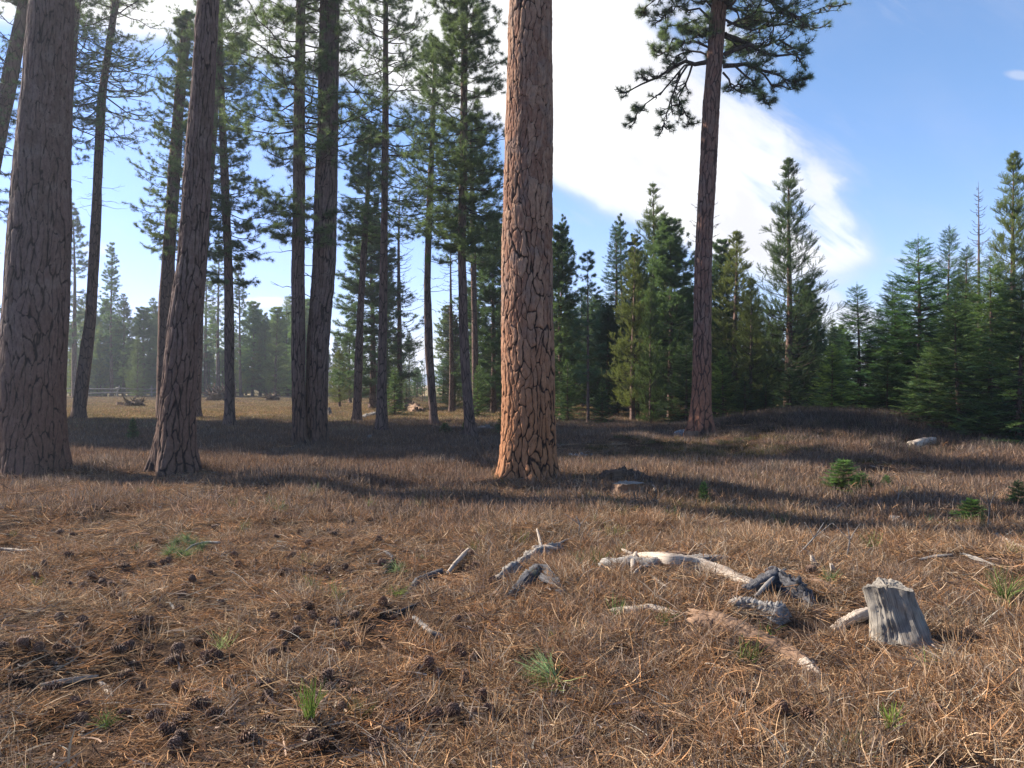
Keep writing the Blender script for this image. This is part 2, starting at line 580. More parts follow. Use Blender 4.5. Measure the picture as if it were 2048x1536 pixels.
def hills():
    m, n = mat('distant_hills')
    pos = n.node('ShaderNodeNewGeometry').outputs['Position']
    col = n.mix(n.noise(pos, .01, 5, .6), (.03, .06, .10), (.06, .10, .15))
    finish(n, col, 1.0)
    mb = MB()
    n_ = 240
    x = np.linspace(-2600, 2600, n_)
    g = np.random.default_rng(3)
    ridge = 30 + 22 * np.sin(x / 310 + 1) + 14 * np.sin(x / 130 + 2) + 5 * np.sin(x / 47) + g.normal(0, 1.5, n_)
    rows = [(2150, 0), (2230, .5), (2330, .85), (2400, 1.0), (2600, .5)]
    V = np.concatenate([np.stack([x * .42, np.full(n_, y * .42), (-20 + (ridge + 20) * k) * .42], -1) for y, k in rows])
    idx = np.arange(n_ * len(rows)).reshape(len(rows), n_)
    q = np.stack([idx[:-1, :-1], idx[:-1, 1:], idx[1:, 1:], idx[1:, :-1]], -1).reshape(-1, 4)
    mb.add(V, q)
    tag(mb.build('hills', m), kind='structure', label='low blue hills on the horizon beyond the trees', cat='hills')


hills()

# ------------------------------------------------------------------ trunks
def voro(u, v, nx, ny, g):
    """cellular pattern, periodic in u: returns F2-F1 and the id noise of the cell"""
    jx = g.uniform(.05, .95, (ny + 4, nx)); jy = g.uniform(.05, .95, (ny + 4, nx)); cid = g.uniform(0, 1, (ny + 4, nx))
    iu = np.floor(u).astype(int); iv = np.floor(v).astype(int)
    f1 = np.full(u.shape, 9.); f2 = np.full(u.shape, 9.); c = np.zeros(u.shape); p1 = np.zeros(u.shape + (2,)); p2 = p1.copy()
    for dy in (-1, 0, 1):
        for dx in (-1, 0, 1):
            cx = iu + dx; cy = iv + dy
            wx = np.mod(cx, nx); wy = np.clip(cy + 1, 0, ny + 3)
            off = (np.mod(cy, 2)) * .0
            qx = cx + jx[wy, wx]; qy = cy + jy[wy, wx]
            d = np.hypot(qx - u, qy - v)
            closer = d < f1; sec = (~closer) & (d < f2)
            q = np.stack([qx, qy], -1)
            p2 = np.where(closer[..., None], p1, np.where(sec[..., None], q, p2)); p1 = np.where(closer[..., None], q, p1)
            f2 = np.where(closer, f1, np.minimum(f2, d))
            c = np.where(closer, cid[wy, wx], c)
            f1 = np.where(closer, d, f1)
    dd = np.abs(p2 - p1); dd = dd / np.maximum(dd.sum(-1, keepdims=True), 1e-6)
    return (f2 - f1) / (dd[..., 0] + .40 * dd[..., 1] + 1e-3), c


def vn(u, v, nu, g):
    """smooth value noise -1..1, periodic in u with period nu"""
    nv = int(np.max(v)) + 4
    L = g.uniform(-1, 1, (nv, nu))
    v = v - min(0, np.floor(np.min(v)))
    nv2 = int(np.max(v)) + 3
    if nv2 > nv: L = g.uniform(-1, 1, (nv2, nu))
    iu = np.floor(u).astype(int); iv = np.floor(v).astype(int)
    fu = u - iu; fv = v - iv
    fu = fu * fu * (3 - 2 * fu); fv = fv * fv * (3 - 2 * fv)
    a = L[iv, iu % nu] * (1 - fu) + L[iv, (iu + 1) % nu] * fu
    b = L[iv + 1, iu % nu] * (1 - fu) + L[iv + 1, (iu + 1) % nu] * fu
    return a * (1 - fv) + b * fv


def fbm(A, Z, nu, fz, octv, g, gain=.5):
    t = 0; a = 1.
    for o_ in range(octv):
        t = t + a * vn(A / (2 * math.pi) * nu, Z * fz, nu, g)
        nu *= 2; fz *= 2; a *= gain
    return t


def trunk_path(pts, Y, ytop):
    """pts: [(cx, py, width)] photo pixels from the base up -> function z -> (x, y, r); ytop = full height in m"""
    zs = np.array([EYE + (768 - p[1]) / F * Y for p in pts])
    xs = np.array([(p[0] - 1024) / F * Y for p in pts])
    rs = np.array([p[2] / F * Y / 2 for p in pts])
    o = np.argsort(zs); zs, xs, rs = zs[o], xs[o], rs[o]
    sl_ = (xs[-1] - xs[-2]) / max(zs[-1] - zs[-2], .1)
    ztop = zs[-1]

    def f(z):
        z = np.asarray(z, float)
        x = np.interp(z, zs, xs)
        over = np.maximum(z - ztop, 0)
        x = x + over * sl_ * .6
        x = np.where(z < zs[0], xs[0] + (z - zs[0]) * (xs[1] - xs[0]) / (zs[1] - zs[0]) * .3, x)
        r = np.interp(z, zs, rs)
        r = np.where(z > ztop, np.maximum(rs[-1] * (1 - (z - ztop) / max(ytop - ztop, .5)), .012), r)
        return x, np.full(z.shape, Y) + .10 * np.sin(z * .35 + Y), r
    return f


def near_trunk(name, f, z0, zdet, ztop, nseg, dz, cellw, cellh, depth, crackw, material, parent, org, seed, flare=.0, lobes=5):
    g = np.random.default_rng(seed)
    za = np.arange(z0 - .25, zdet, dz)
    zb = np.linspace(zdet, ztop, 40)[1:]
    z = np.concatenate([za, zb])
    x, y, r = f(z)
    a = np.arange(nseg) / nseg * 2 * math.pi
    rm = float(np.median(r[:len(za)]))
    Zg = np.repeat(z[:, None], nseg, 1); A = np.repeat(a[None], len(z), 0)
    hh = Zg - z0
    nx = max(4, int(round(2 * math.pi * rm / cellw)))
    ph = g.uniform(0, 6.28, 12)
    # warp so that the plates run irregularly
    Zp = Zg - z0 + 1.0
    ny = int((ztop - z0) / cellh) + 12
    wu = .55 * fbm(A, Zp, max(3, nx // 3), .7 / cellh, 4, g, .55)
    wv = .45 * fbm(A, Zp, max(3, nx // 2), 1.0 / cellh, 3, g, .5)
    u = A / (2 * math.pi) * nx + wu; v = Zp / cellh + wv + 1
    e, c = voro(u, v, nx, ny, g)
    u2 = A / (2 * math.pi) * nx * 2 + wu * 1.2 + .4; v2 = Zp / cellh * 2.4 + wv * 2 + 2
    e2, c2 = voro(u2, v2, nx * 2, int(ny * 2.4) + 8, g)
    big_ = fbm(A, Zp, 3, .6, 3, g)
    fine = fbm(A, Zp, nx * 3, 3.5 / cellh, 3, g, .6)
    cw = crackw * np.clip(1 + .5 * np.exp(-hh / 1.8) + .5 * big_, .45, 2.)
    cr = np.clip(e / (2 * cw) + .12 * fine, 0, 1)
    cr2 = np.clip(e2 / .16 + .2 * fine, 0, 1)
    buttress = .5 + .5 * np.cos(lobes * A + ph[8] + 1.5 * np.sin(A + ph[9]))
    fl = 1 + flare * np.exp(-np.maximum(hh, 0) / .38) * (.35 + 1.6 * buttress) + .035 * fbm(A, Zp, 3, .8, 2, g)
    rr = r[:, None] * fl + depth * (cr ** .6 - 1) + depth * .35 * (cr2 - 1) + depth * .55 * (c - .5) + depth * .15 * fine
    cr = np.clip(cr, 0, 1)
    c = np.clip(.5 * c + .25 * c2 + .25 * (.5 + .5 * big_) + .12 * fine, 0, 1)
    tp = np.clip((ztop - Zg) / 2.0, .0, 1)
    rr = np.maximum(rr * 1.0, r[:, None] * .4)
    V = np.stack([x[:, None] + rr * np.cos(A) - org[0], y[:, None] + rr * np.sin(A) - org[1], Zg - org[2]], -1)
    idx = np.arange(len(z) * nseg).reshape(len(z), nseg)
    q = np.stack([idx[:-1], np.roll(idx, -1, 1)[:-1], np.roll(idx, -1, 1)[1:], idx[1:]], -1).reshape(-1, 4)
    mb = MB()
    mb.add(V, q, crack=(cr * (.45 + .55 * cr2)).ravel(), cell=c.ravel(), height=hh.ravel())
    return mb.build(name, material, parent)


def far_trunk(name, f, z0, ztop, material, parent, org, seed, nseg=12, flare=.35):
    g = np.random.default_rng(seed)
    z = np.concatenate([z0 + np.array([-.25, 0, .12, .3, .55, .9]), np.linspace(z0 + 1.4, ztop, 34)])
    x, y, r = f(z)
    a = np.arange(nseg) / nseg * 2 * math.pi
    A = np.repeat(a[None], len(z), 0); hh = (z - z0)[:, None]
    ph = g.uniform(0, 6.28, 3)
    fl = 1 + flare * np.exp(-np.maximum(hh, 0) / .25) * (1 + .5 * np.sin(5 * A + ph[0])) + .05 * np.sin(2 * A + z[:, None] * 1.3 + ph[1]) + g.normal(0, .035, A.shape)
    rr = r[:, None] * fl
    V = np.stack([x[:, None] + rr * np.cos(A) - org[0], y[:, None] + rr * np.sin(A) - org[1], np.repeat(z[:, None], nseg, 1) - org[2]], -1)
    idx = np.arange(len(z) * nseg).reshape(len(z), nseg)
    q = np.stack([idx[:-1], np.roll(idx, -1, 1)[:-1], np.roll(idx, -1, 1)[1:], idx[1:]], -1).reshape(-1, 4)
    mb = MB(); mb.add(V, q)
    return mb.build(name, material, parent)


# ------------------------------------------------------------------ crowns
def bezier_like(base, d, L, droop, lift, N, g, wob=.05):
    """batch of limbs: base (B,3), horizontal-ish unit dir d (B,3), length, droop in the middle, lift at the tip"""
    s = np.linspace(0, 1, N)
    P = base[:, None, :] + d[:, None, :] * (L[:, None] * s)[:, :, None]
    P[:, :, 2] += L[:, None] * (-droop[:, None] * s + (droop + lift)[:, None] * s ** 2.2)
    wv = g.normal(size=(len(L), N, 3)) * (wob * L)[:, None, None] * s[None, :, None]
    return P + wv


def branchlets(P, k, lmin, lmax, s0, g, up=.25, N=4, spread=(35, 70), wob=.06):
    """side twigs from limbs P (B,N,3): k per limb -> (B*k, N, 3)"""
    B, n, _ = P.shape
    s = np.clip(g.uniform(s0, 1.0, (B, k)) ** .85, 0, .999)
    f = s * (n - 1); i = np.floor(f).astype(int); fr = (f - i)[:, :, None]
    bi = np.arange(B)[:, None]
    p0 = P[bi, i] * (1 - fr) + P[bi, np.minimum(i + 1, n - 1)] * fr
    t = unit(P[bi, np.minimum(i + 1, n - 1)] - P[bi, i] + 1e-9)
    side = unit(np.cross(t, np.array([0, 0, 1.])) + 1e-6)
    sg = np.where(g.uniform(size=(B, k)) < .5, -1, 1)[:, :, None]
    an = np.radians(g.uniform(*spread, (B, k)))[:, :, None]
    d = unit(t * np.cos(an) + side * sg * np.sin(an) + np.array([0, 0, 1.]) * (up + g.normal(0, .25, (B, k)))[:, :, None])
    Lb = np.linalg.norm(P[:, -1] - P[:, 0], axis=-1)[:, None]
    L = (g.uniform(lmin, lmax, (B, k)) * Lb * (1.15 - .6 * s)).ravel()
    p0 = p0.reshape(-1, 3); d = d.reshape(-1, 3)
    return bezier_like(p0, d, L, np.full(len(L), .05), g.uniform(0, .35, len(L)), N, g, wob), L


T_POND = [tuft(26, .15, .0065, 12, 100, s) for s in (1, 2, 3)]
T_PFAR = [tuft(16, .20, .016, 12, 95, s) for s in (4, 5)]
T_LODG = [brush(34, .26, .065, .009, s) for s in (6, 7)]
T_LFAR = [brush(20, .34, .085, .018, s) for s in (8, 9)]
T_FIR = [spray(.30, .026, s, 5, 3) for s in (10, 11, 12)]
T_FIRS = [spray(.38, .045, s, 4, 2) for s in (13, 14)]


def put_needles(mb, temps, pos, ax, sc, g, roll=None):
    pick = g.integers(0, len(temps), len(pos))
    for i, (tV, tF) in enumerate(temps):
        m = pick == i
        scatter(mb, tV, tF, pos[m], ax[m], sc[m], None if roll is None else roll[m], rg=g)


def pine_crown(f, zc, ztop, Lmax, nb, g, temps, ksub=6, tpb=5, shape='pond', subsub=0, org=(0, 0, 0), thick=1.0, tsize=1.0, lowdead=0, zdead=None):
    wood, leaf = MB(), MB()
    t = np.sort(g.uniform(0, 1, nb) ** (.95 if shape == 'pond' else 1.3))
    z = zc + (ztop - zc) * t
    x, y, r = f(z)
    az = np.arange(nb) * 2.399 + g.uniform(-.6, .6, nb)
    if shape == 'pond':
        pr = np.minimum(1, .55 + t * 2.2) * (1 - t) ** .55 + .06
        el = -.22 + .75 * t
    elif shape == 'lodge':
        pr = np.minimum(1, .7 + t * 2) * (1 - t) ** .75 + .05
        el = .02 + .75 * t
    L = Lmax * pr * g.uniform(.42, 1.15, nb)
    d = unit(np.stack([np.cos(az), np.sin(az), el + g.normal(0, .12, nb)], -1))
    base = np.stack([x, y, z], -1) - np.asarray(org)
    P = bezier_like(base, d, L, np.clip(.25 - t * .2, 0, 1) + g.normal(0, .05, nb), np.clip(.18 + .1 * g.normal(size=nb), 0, 1), 7, g, .035)
    rb = np.maximum(.006 + .009 * L * thick, .005)
    V, q = tubes(P, rb[:, None] * np.linspace(1, .25, 7)[None], 5); wood.add(V, q)
    S, LS = branchlets(P, ksub, .22, .45, .18, g, up=-.08 if shape == 'pond' else .3)
    V, q = tubes(S, (rb.repeat(ksub) * .42)[:, None] * np.linspace(1, .4, 4)[None], 3); wood.add(V, q)
    tsb = .5 + .5 * np.minimum(1, (1 - t) * 5) if shape == 'lodge' else np.ones(nb)
    sets = [(P, .45, max(2, tpb // 2)), (S, .3, tpb)]
    if subsub:
        SS, _ = branchlets(S, subsub, .35, .6, .2, g, up=.2, N=3)
        V, q = tubes(SS, (rb.repeat(ksub * subsub) * .25)[:, None] * np.linspace(1, .6, 3)[None], 3); wood.add(V, q)
        sets.append((SS, .4, 2))
    for Q, s0, k in sets:
        B, n, _ = Q.shape
        s = g.uniform(s0, 1, (B, k)); s[:, 0] = 1.0
        ff = np.clip(s * (n - 1), 0, n - 1.001); i = ff.astype(int); fr = (ff - i)[:, :, None]
        bi = np.arange(B)[:, None]
        pos = (Q[bi, i] * (1 - fr) + Q[bi, i + 1] * fr).reshape(-1, 3)
        ax = unit(Q[bi, i + 1] - Q[bi, i]) + g.normal(size=(B, k, 3)) * .3 + np.array([0, 0, .45 if shape == 'lodge' else .05])
        put_needles(leaf, temps, pos, ax.reshape(-1, 3), g.uniform(.7, 1.1, B * k) * tsize * tsb.repeat(B * k // nb), g)
    # leader tip
    tp = np.stack([np.array(f(np.array([ztop - .05, ztop - .2, ztop - .4])))[0], np.array(f(np.array([ztop - .05, ztop - .2, ztop - .4])))[1], [ztop - .05, ztop - .2, ztop - .4]], -1) - np.asarray(org)
    put_needles(leaf, temps, tp, np.repeat([[0, 0, 1.]], 3, 0), np.full(3, tsize), g)
    if lowdead:
        zd = g.uniform(zdead, zc + .5, lowdead)
        xd, yd, rd = f(zd)
        a = g.uniform(0, 6.28, lowdead)
        dd = unit(np.stack([np.cos(a), np.sin(a), g.uniform(-.35, .2, lowdead)], -1))
        Pd = bezier_like(np.stack([xd, yd, zd], -1) - np.asarray(org), dd, g.uniform(.2, .95, lowdead) * min(Lmax, 1.4) * .8, g.uniform(0, .3, lowdead), g.uniform(-.3, .2, lowdead), 6, g, .06)
        V, q = tubes(Pd, np.full((lowdead, 1), .012) * np.linspace(1, .3, 6)[None], 4); wood.add(V, q)
        Sd, _ = branchlets(Pd, 2, .2, .5, .4, g, up=0.0)
        V, q = tubes(Sd, np.full((len(Sd), 1), .006) * np.linspace(1, .4, 4)[None], 3); wood.add(V, q)
    return wood, leaf


def make_tree(name, base, label, cat, group=None):
    return empty(name, base, label, cat, group)


def hero(pts, Y, H, label, near=None, crown=None, seed=1, material=None, group='tall pines in the clearing', flare=.3, name='pine_tree', color=None, nseg=14):
    """tall pine with its own trunk line read from the photograph"""
    Y = float(G(pts[0][0], pts[0][1])[1]) if Y < 28 else Y
    bx = (pts[0][0] - 1024) / F * Y
    z0 = ghf(bx, Y)
    f = trunk_path(pts, Y, H)
    org = (bx, Y, z0)
    e = make_tree(name, org, label, 'pine tree', group)
    if near:
        near_trunk('trunk', f, z0, near['zdet'], H, near['nseg'], near['dz'], near['cw'], near['ch'], near['depth'], near['crack'], material, e, org, seed, flare, near.get('lobes', 5))
    else:
        far_trunk('trunk', f, z0, H, material or M_BARK, e, org, seed, nseg=nseg, flare=flare)
    if crown:
        g = np.random.default_rng(seed + 100)
        c = dict(crown)
        zc = EYE + (768 - c.pop('py')) / F * Y
        zd = c.pop('dead_py', None)
        c['ksub'] = c.get('ksub', 6) + 4; c['nb'] = int(c['nb'] * 1.3)
        wood, leaf = pine_crown(f, zc, H, c.pop('L') * 1.35, c.pop('nb'), g, c.pop('temps', T_POND), org=org, zdead=None if zd is None else EYE + (768 - zd) / F * Y, **c)
        b = wood.build('branches', M_TWIG, e)
        l = leaf.build('crown', M_PINE, e, smooth=False)
        if color: l.color = color
    return e, f, org


CR_N = dict(zdet=9.0, nseg=320, dz=.013, cw=.086, ch=.33, depth=.028, crack=.135)
# big trunk left edge
hero([(58, 945, 122), (60, 800, 120), (63, 640, 120), (75, 400, 106), (88, 200, 92), (102, 0, 80)], 12.6, 27,
     'massive grey-brown pine trunk cut off by the left edge, widest of all', near=dict(CR_N, nseg=260, dz=.02, cw=.085, ch=.50, depth=.026, crack=.12), material=M_BARK_L, seed=21, flare=.16,
     crown=dict(py=-900, L=3.4, nb=46, ksub=7, tpb=4, temps=T_PFAR))
hero([(346, 940, 76), (352, 800, 66), (362, 650, 61), (378, 525, 57), (393, 300, 50), (416, 0, 41)], 13.5, 24,
     'leaning dark pine with a bright furrowed left edge, second big trunk from the left', near=dict(CR_N, nseg=190, dz=.022, cw=.075, ch=.50, depth=.030, crack=.15), material=M_BARK_L, seed=22, flare=.24,
     crown=dict(py=-700, L=2.4, nb=40, ksub=6, tpb=4, temps=T_PFAR))
hero([(630, 890, 44), (633, 780, 44), (634, 700, 45), (646, 525, 46), (654, 250, 41), (660, 0, 37)], 18.6, 25,
     'thick right trunk of the touching pair of pines', near=dict(CR_N, nseg=150, dz=.03, cw=.08, ch=.5, depth=.026, crack=.15), material=M_BARK_L, seed=23, flare=.22,
     crown=dict(py=-350, L=2.4, nb=50, ksub=6, tpb=4, temps=T_PFAR))
hero([(600, 888, 26), (597, 780, 26), (596, 700, 27), (594, 525, 26), (597, 200, 22), (602, 0, 17)], 18.9, 17,
     'slimmer leafy left trunk of the touching pair of pines', near=dict(CR_N, nseg=100, dz=.035, cw=.08, ch=.5, depth=.02, crack=.16), material=M_BARK_L, seed=24, flare=.25,
     crown=dict(py=480, L=1.7, nb=135, ksub=7, tpb=5, lowdead=14, dead_py=620))
e, fC, oC = hero([(1054, 960, 108), (1055, 850, 107), (1055, 700, 106), (1055, 525, 101), (1058, 250, 94), (1062, 0, 87)], 11.9, 26,
     'big orange-brown plated ponderosa trunk rising through the middle of the view', near=CR_N, material=M_BARK_C, seed=25, flare=.20,
     crown=dict(py=-1000, L=3.2, nb=46, ksub=7, tpb=4, temps=T_PFAR))
# thinner pole pines in the middle distance
hero([(-75, 870, 34), (-45, 560, 32), (-8, 300, 30), (24, 120, 27), (46, 0, 24)], 21, 17,
     'leaning pine trunk crossing the top left corner behind the massive trunk', seed=31, crown=dict(py=430, L=1.5, nb=80, ksub=6, tpb=4), flare=.2)
hero([(112, 850, 22), (118, 640, 20), (123, 440, 17), (137, 170, 15), (153, 0, 11)], 27, 17.5,
     'thin pine just right of the massive left trunk with drooping dead branches', seed=32, crown=dict(py=330, L=1.9, nb=80, ksub=6, tpb=4, lowdead=30, dead_py=620), flare=.2)
hero([(156, 838, 27), (166, 740, 24), (178, 640, 21), (194, 400, 18), (206, 200, 15), (232, 0, 12)], 31.5, 20.5,
     'slender leaning pine with bare dead stubs and a flared foot, left meadow', seed=33, crown=dict(py=270, L=2.5, nb=95, ksub=7, tpb=4, lowdead=30, dead_py=450), flare=.45)
hero([(326, 838, 30), (330, 640, 27), (338, 525, 25), (347, 400, 24), (358, 200, 21), (374, 0, 16)], 26, 17.5,
     'dark straight pine directly left of the leaning furrowed trunk', seed=34, crown=dict(py=520, L=1.35, nb=105, ksub=7, tpb=5, lowdead=10, dead_py=600), flare=.2)
hero([(393, 828, 16), (400, 640, 15), (418, 400, 14), (436, 100, 12), (440, 0, 10)], 34, 22,
     'pine half hidden behind the leaning furrowed trunk, foot showing on its right', seed=35, crown=dict(py=400, L=2.0, nb=80, ksub=6, tpb=4), flare=.6)
hero([(457, 855, 21), (457, 700, 19), (456, 525, 17), (449, 300, 15), (443, 130, 12), (440, 0, 9)], 26.7, 17.2,
     'straight pole pine standing alone between the leaning trunk and the touching pair', seed=36, crown=dict(py=560, L=1.35, nb=150, ksub=7, tpb=5, lowdead=8, dead_py=620), flare=.5)
hero([(714, 842, 18), (719, 640, 14), (727, 500, 12), (737, 360, 8), (742, 260, 4)], 31, 11.8,
     'slender curved pine whose rounded top ends halfway up, right of the touching pair', seed=37, crown=dict(py=480, L=1.35, nb=75, ksub=7, tpb=5, lowdead=22, dead_py=640), flare=.5)
hero([(764, 867, 22), (765, 700, 18), (767, 500, 15), (770, 250, 13), (772, 0, 10)], 23.4, 16.5,
     'tall straight pine with airy branches, third slim trunk left of the orange trunk', seed=38, crown=dict(py=420, L=1.75, nb=90, ksub=6, tpb=4, lowdead=14, dead_py=560), flare=.6)
hero([(868, 855, 17), (858, 700, 16), (855, 560, 14), (860, 400, 12), (866, 250, 10), (870, 90, 5)], 26.7, 13.6,
     'bow-shaped slim pine leaning left above its foot, with a light feathery crown', seed=39, crown=dict(py=470, L=1.6, nb=95, ksub=6, tpb=4, lowdead=20, dead_py=620), flare=.5)
hero([(943, 879, 24), (934, 780, 20), (929, 700, 18), (924, 520, 17), (928, 250, 15), (929, 0, 12)], 20.8, 15.5,
     'densely branched pine beside the orange trunk on its left, furrowed curved foot', seed=40, crown=dict(py=520, L=1.25, nb=190, ksub=7, tpb=5, lowdead=16, dead_py=640), flare=.45)
hero([(951, 832, 13), (950, 700, 12), (946, 500, 11), (943, 330, 8), (942, 250, 3)], 36, 13.8,
     'reddish-barked pine behind the densely branched one', seed=41, crown=dict(py=520, L=1.6, nb=110, ksub=6, tpb=4, lowdead=26, dead_py=700), flare=.3)

# right hand pine with the big crown
pts20 = [(1402, 866, 44), (1404, 780, 38), (1407, 640, 36), (1408, 525, 35), (1415, 370, 34), (1423, 200, 33), (1437, 0, 31)]
Y20 = float(G(1402, 866)[1])
e20, f20, o20 = hero(pts20, Y20, 24, 'tall ponderosa with spreading crown against the open sky, right of centre', near=dict(CR_N, zdet=13, nseg=150, dz=.03, cw=.10, ch=.42, depth=.02, crack=.17), material=M_BARK_R, seed=26, flare=.38)
g = np.random.default_rng(77)
limbs = [
    [(1415, 124), (1390, 128), (1368, 122), (1345, 134), (1315, 152), (1285, 172), (1250, 186)],
    [(1392, 128), (1368, 134), (1345, 155), (1320, 180), (1296, 205), (1276, 226), (1270, 245)],
    [(1375, 130), (1362, 150), (1350, 175), (1342, 200), (1335, 222), (1328, 240), (1326, 258)],
    [(1385, 128), (1378, 150), (1372, 170), (1360, 195), (1366, 220), (1374, 238), (1378, 250)],
    [(1418, 95), (1392, 82), (1370, 84), (1350, 80), (1338, 92), (1328, 104), (1318, 98)],
    [(1420, 70), (1400, 52), (1380, 48), (1360, 55), (1340, 52), (1328, 62), (1322, 78)],
    [(1424, 42), (1400, 20), (1380, 18), (1360, 8), (1345, 12), (1332, 26), (1322, 40)],
    [(1418, 112), (1400, 100), (1385, 104), (1366, 106), (1350, 112), (1340, 122), (1334, 134)],
    [(1428, 20), (1400, -20), (1370, -40), (1340, -30), (1312, -5), (1292, 12), (1282, 24)],
    [(1446, 132), (1470, 130), (1495, 128), (1515, 138), (1540, 142), (1560, 152), (1580, 176)],
    [(1448, 110), (1472, 96), (1500, 92), (1528, 104), (1556, 112), (1585, 112), (1612, 142)],
    [(1450, 70), (1475, 78), (1505, 94), (1530, 90), (1560, 84), (1585, 92), (1605, 96)],
    [(1452, 40), (1475, 55), (1505, 62), (1535, 50), (1570, 48), (1605, 52), (1635, 50)],
    [(1452, 15), (1480, 25), (1515, 22), (1550, 30), (1590, 38), (1630, 24), (1664, 8)],
    [(1454, 0), (1480, -8), (1515, -4), (1545, 8), (1570, 20), (1595, 32), (1612, 70)],
    [(1446, 145), (1456, 160), (1462, 175), (1474, 170), (1490, 172), (1505, 182), (1520, 176)],
    [(1470, 132), (1490, 148), (1505, 160), (1515, 175), (1522, 190), (1528, 204), (1534, 200)],
    [(1500, 130), (1530, 150), (1545, 165), (1562, 172), (1578, 178), (1590, 168), (1606, 156)],
    [(1455, -10), (1490, -40), (1530, -60), (1570, -50), (1600, -30), (1630, -20), (1660, -30)],
]
wood, leaf = MB(), MB()
P = []
for i, lm in enumerate(limbs):
    dy = g.uniform(-1.2, 1.2)
    if i in (1, 2, 3): dy = dy0 + g.uniform(-.25, .25)
    if i == 0: dy0 = dy
    if i == 16 or i == 17: dy = dy9
    if i == 9: dy9 = dy
    for rep in range(1 if i in (0, 9) else 1):
        P.append([W(px, py, Y20 + dy * (k / 6.0 if i not in (1, 2, 3, 16, 17) else .25 + .75 * k / 6)) for k, (px, py) in enumerate(lm)])
P = np.array(P) - np.array(o20)
# limbs towards and away from the viewer fill the middle of the crown
nb = 22
zz = EYE + (768 - g.uniform(-60, 110, nb)) / F * Y20
xx, yy_, rr_ = f20(zz)
az = g.uniform(0, 6.28, nb)
Pm = bezier_like(np.stack([xx, yy_, zz], -1) - np.array(o20), unit(np.stack([np.cos(az), np.sin(az), g.uniform(-.1, .3, nb)], -1)), g.uniform(1.0, 2.2, nb), g.uniform(.0, .3, nb), g.uniform(.0, .3, nb), 7, g, .05)
Pm[:, :, 0] += .25
P = np.concatenate([P, Pm])
P[:, 1:-1] += g.normal(size=P[:, 1:-1].shape) * .03
rb = np.full(len(P), .03); rb[[0, 9, 10, 11]] = .06
V_, q_ = tubes(P, rb[:, None] * np.linspace(1, .25, 7)[None], 6); wood.add(V_, q_)
S, _ = branchlets(P, 14, .16, .36, .15, g, up=.05, wob=.09, N=5)
S[:, 1:, 2] -= .03
V_, q_ = tubes(S, np.full((len(S), 1), .020) * np.linspace(1, .45, 5)[None], 4); wood.add(V_, q_)
SS, _ = branchlets(S, 5, .3, .65, .2, g, up=.1, N=4, wob=.10)
V_, q_ = tubes(SS, np.full((len(SS), 1), .012) * np.linspace(1, .6, 4)[None], 3); wood.add(V_, q_)
T_BIG = [tuft(36, .15, .0065, 12, 110, s) for s in (21, 22, 23)]
for Q, k in ((S, 1), (SS, 1), (P, 2)):
    tipd = unit(Q[:, -1] - Q[:, -2])
    keep = np.ones(len(Q), bool)
    # the hanging left limb is thinly needled, as on the tree
    hang = (Q[:, -1, 0] + o20[0] < (1375 - 1024) / F * Y20) & (Q[:, -1, 2] + o20[2] < EYE + (768 - 135) / F * Y20)
    keep &= ~(hang & (g.uniform(size=len(Q)) < .3))
    for j in range(k):
        pos = Q[keep, -1] - tipd[keep] * (.10 * j)
        put_needles(leaf, T_BIG, pos, tipd[keep] + g.normal(size=(keep.sum(), 3)) * .25 + [0, 0, .2], g.uniform(.8, 1.15, keep.sum()), g)
w2, l2 = pine_crown(f20, EYE + (768 + 40) / F * Y20, 24, 2.9, 60, g, T_PFAR, ksub=7, tpb=4, org=o20)
base_off = wood.n
wood.build('branches', M_TWIG, e20)
leaf.build('crown', M_PINE, e20, smooth=False)
w2.build('upper_branches', M_TWIG, e20)
l2.build('upper_crown', M_PINE, e20, smooth=False)

# ------------------------------------------------------------------ background trees: variants, then copies
def straight(H, r0, lean=0., seed=0):
    g_ = np.random.default_rng(seed)
    a, b = g_.uniform(0, 6.28, 2)
    def f(z):
        z = np.asarray(z, float)
        return .04 * np.sin(z * .5 + a) + lean * z, .04 * np.sin(z * .45 + b), np.maximum(r0 * (1 - np.clip(z, 0, H) / H) ** .8, .006)
    return f


def simple_trunk(f, H, seed, nseg=8):
    g_ = np.random.default_rng(seed)
    z = np.concatenate([[-.3, 0, .15, .4], np.linspace(.8, H, 22)])
    x, y, r = f(z)
    a = np.arange(nseg) / nseg * 6.2832
    A = np.repeat(a[None], len(z), 0)
    rr = r[:, None] * (1 + .35 * np.exp(-np.maximum(z, 0) / .25)[:, None] + g_.normal(0, .04, A.shape))
    V = np.stack([x[:, None] + rr * np.cos(A), y[:, None] + rr * np.sin(A), np.repeat(z[:, None], nseg, 1)], -1)
    idx = np.arange(len(z) * nseg).reshape(len(z), nseg)
    q = np.stack([idx[:-1], np.roll(idx, -1, 1)[:-1], np.roll(idx, -1, 1)[1:], idx[1:]], -1).reshape(-1, 4)
    mb = MB(); mb.add(V, q)
    return mb.mesh('trunk', M_BARK)


def variant_pine(H, zc, L, nb, shape, temps, seed, ksub=5, tpb=4, r0=.14, dead=14, tsize=1.0):
    g_ = np.random.default_rng(seed)
    f = straight(H, r0, 0, seed)
    wo_, le = pine_crown(f, zc, H, L, nb, g_, temps, ksub=ksub, tpb=tpb, shape=shape, lowdead=dead, zdead=max(.6, zc * .25), tsize=tsize)
    return dict(H=H, parts=[('trunk', simple_trunk(f, H, seed)), ('branches', wo_.mesh('branches', M_TWIG)), ('crown', le.mesh('crown', M_PINE if shape == 'pond' else M_LODGE, False))])


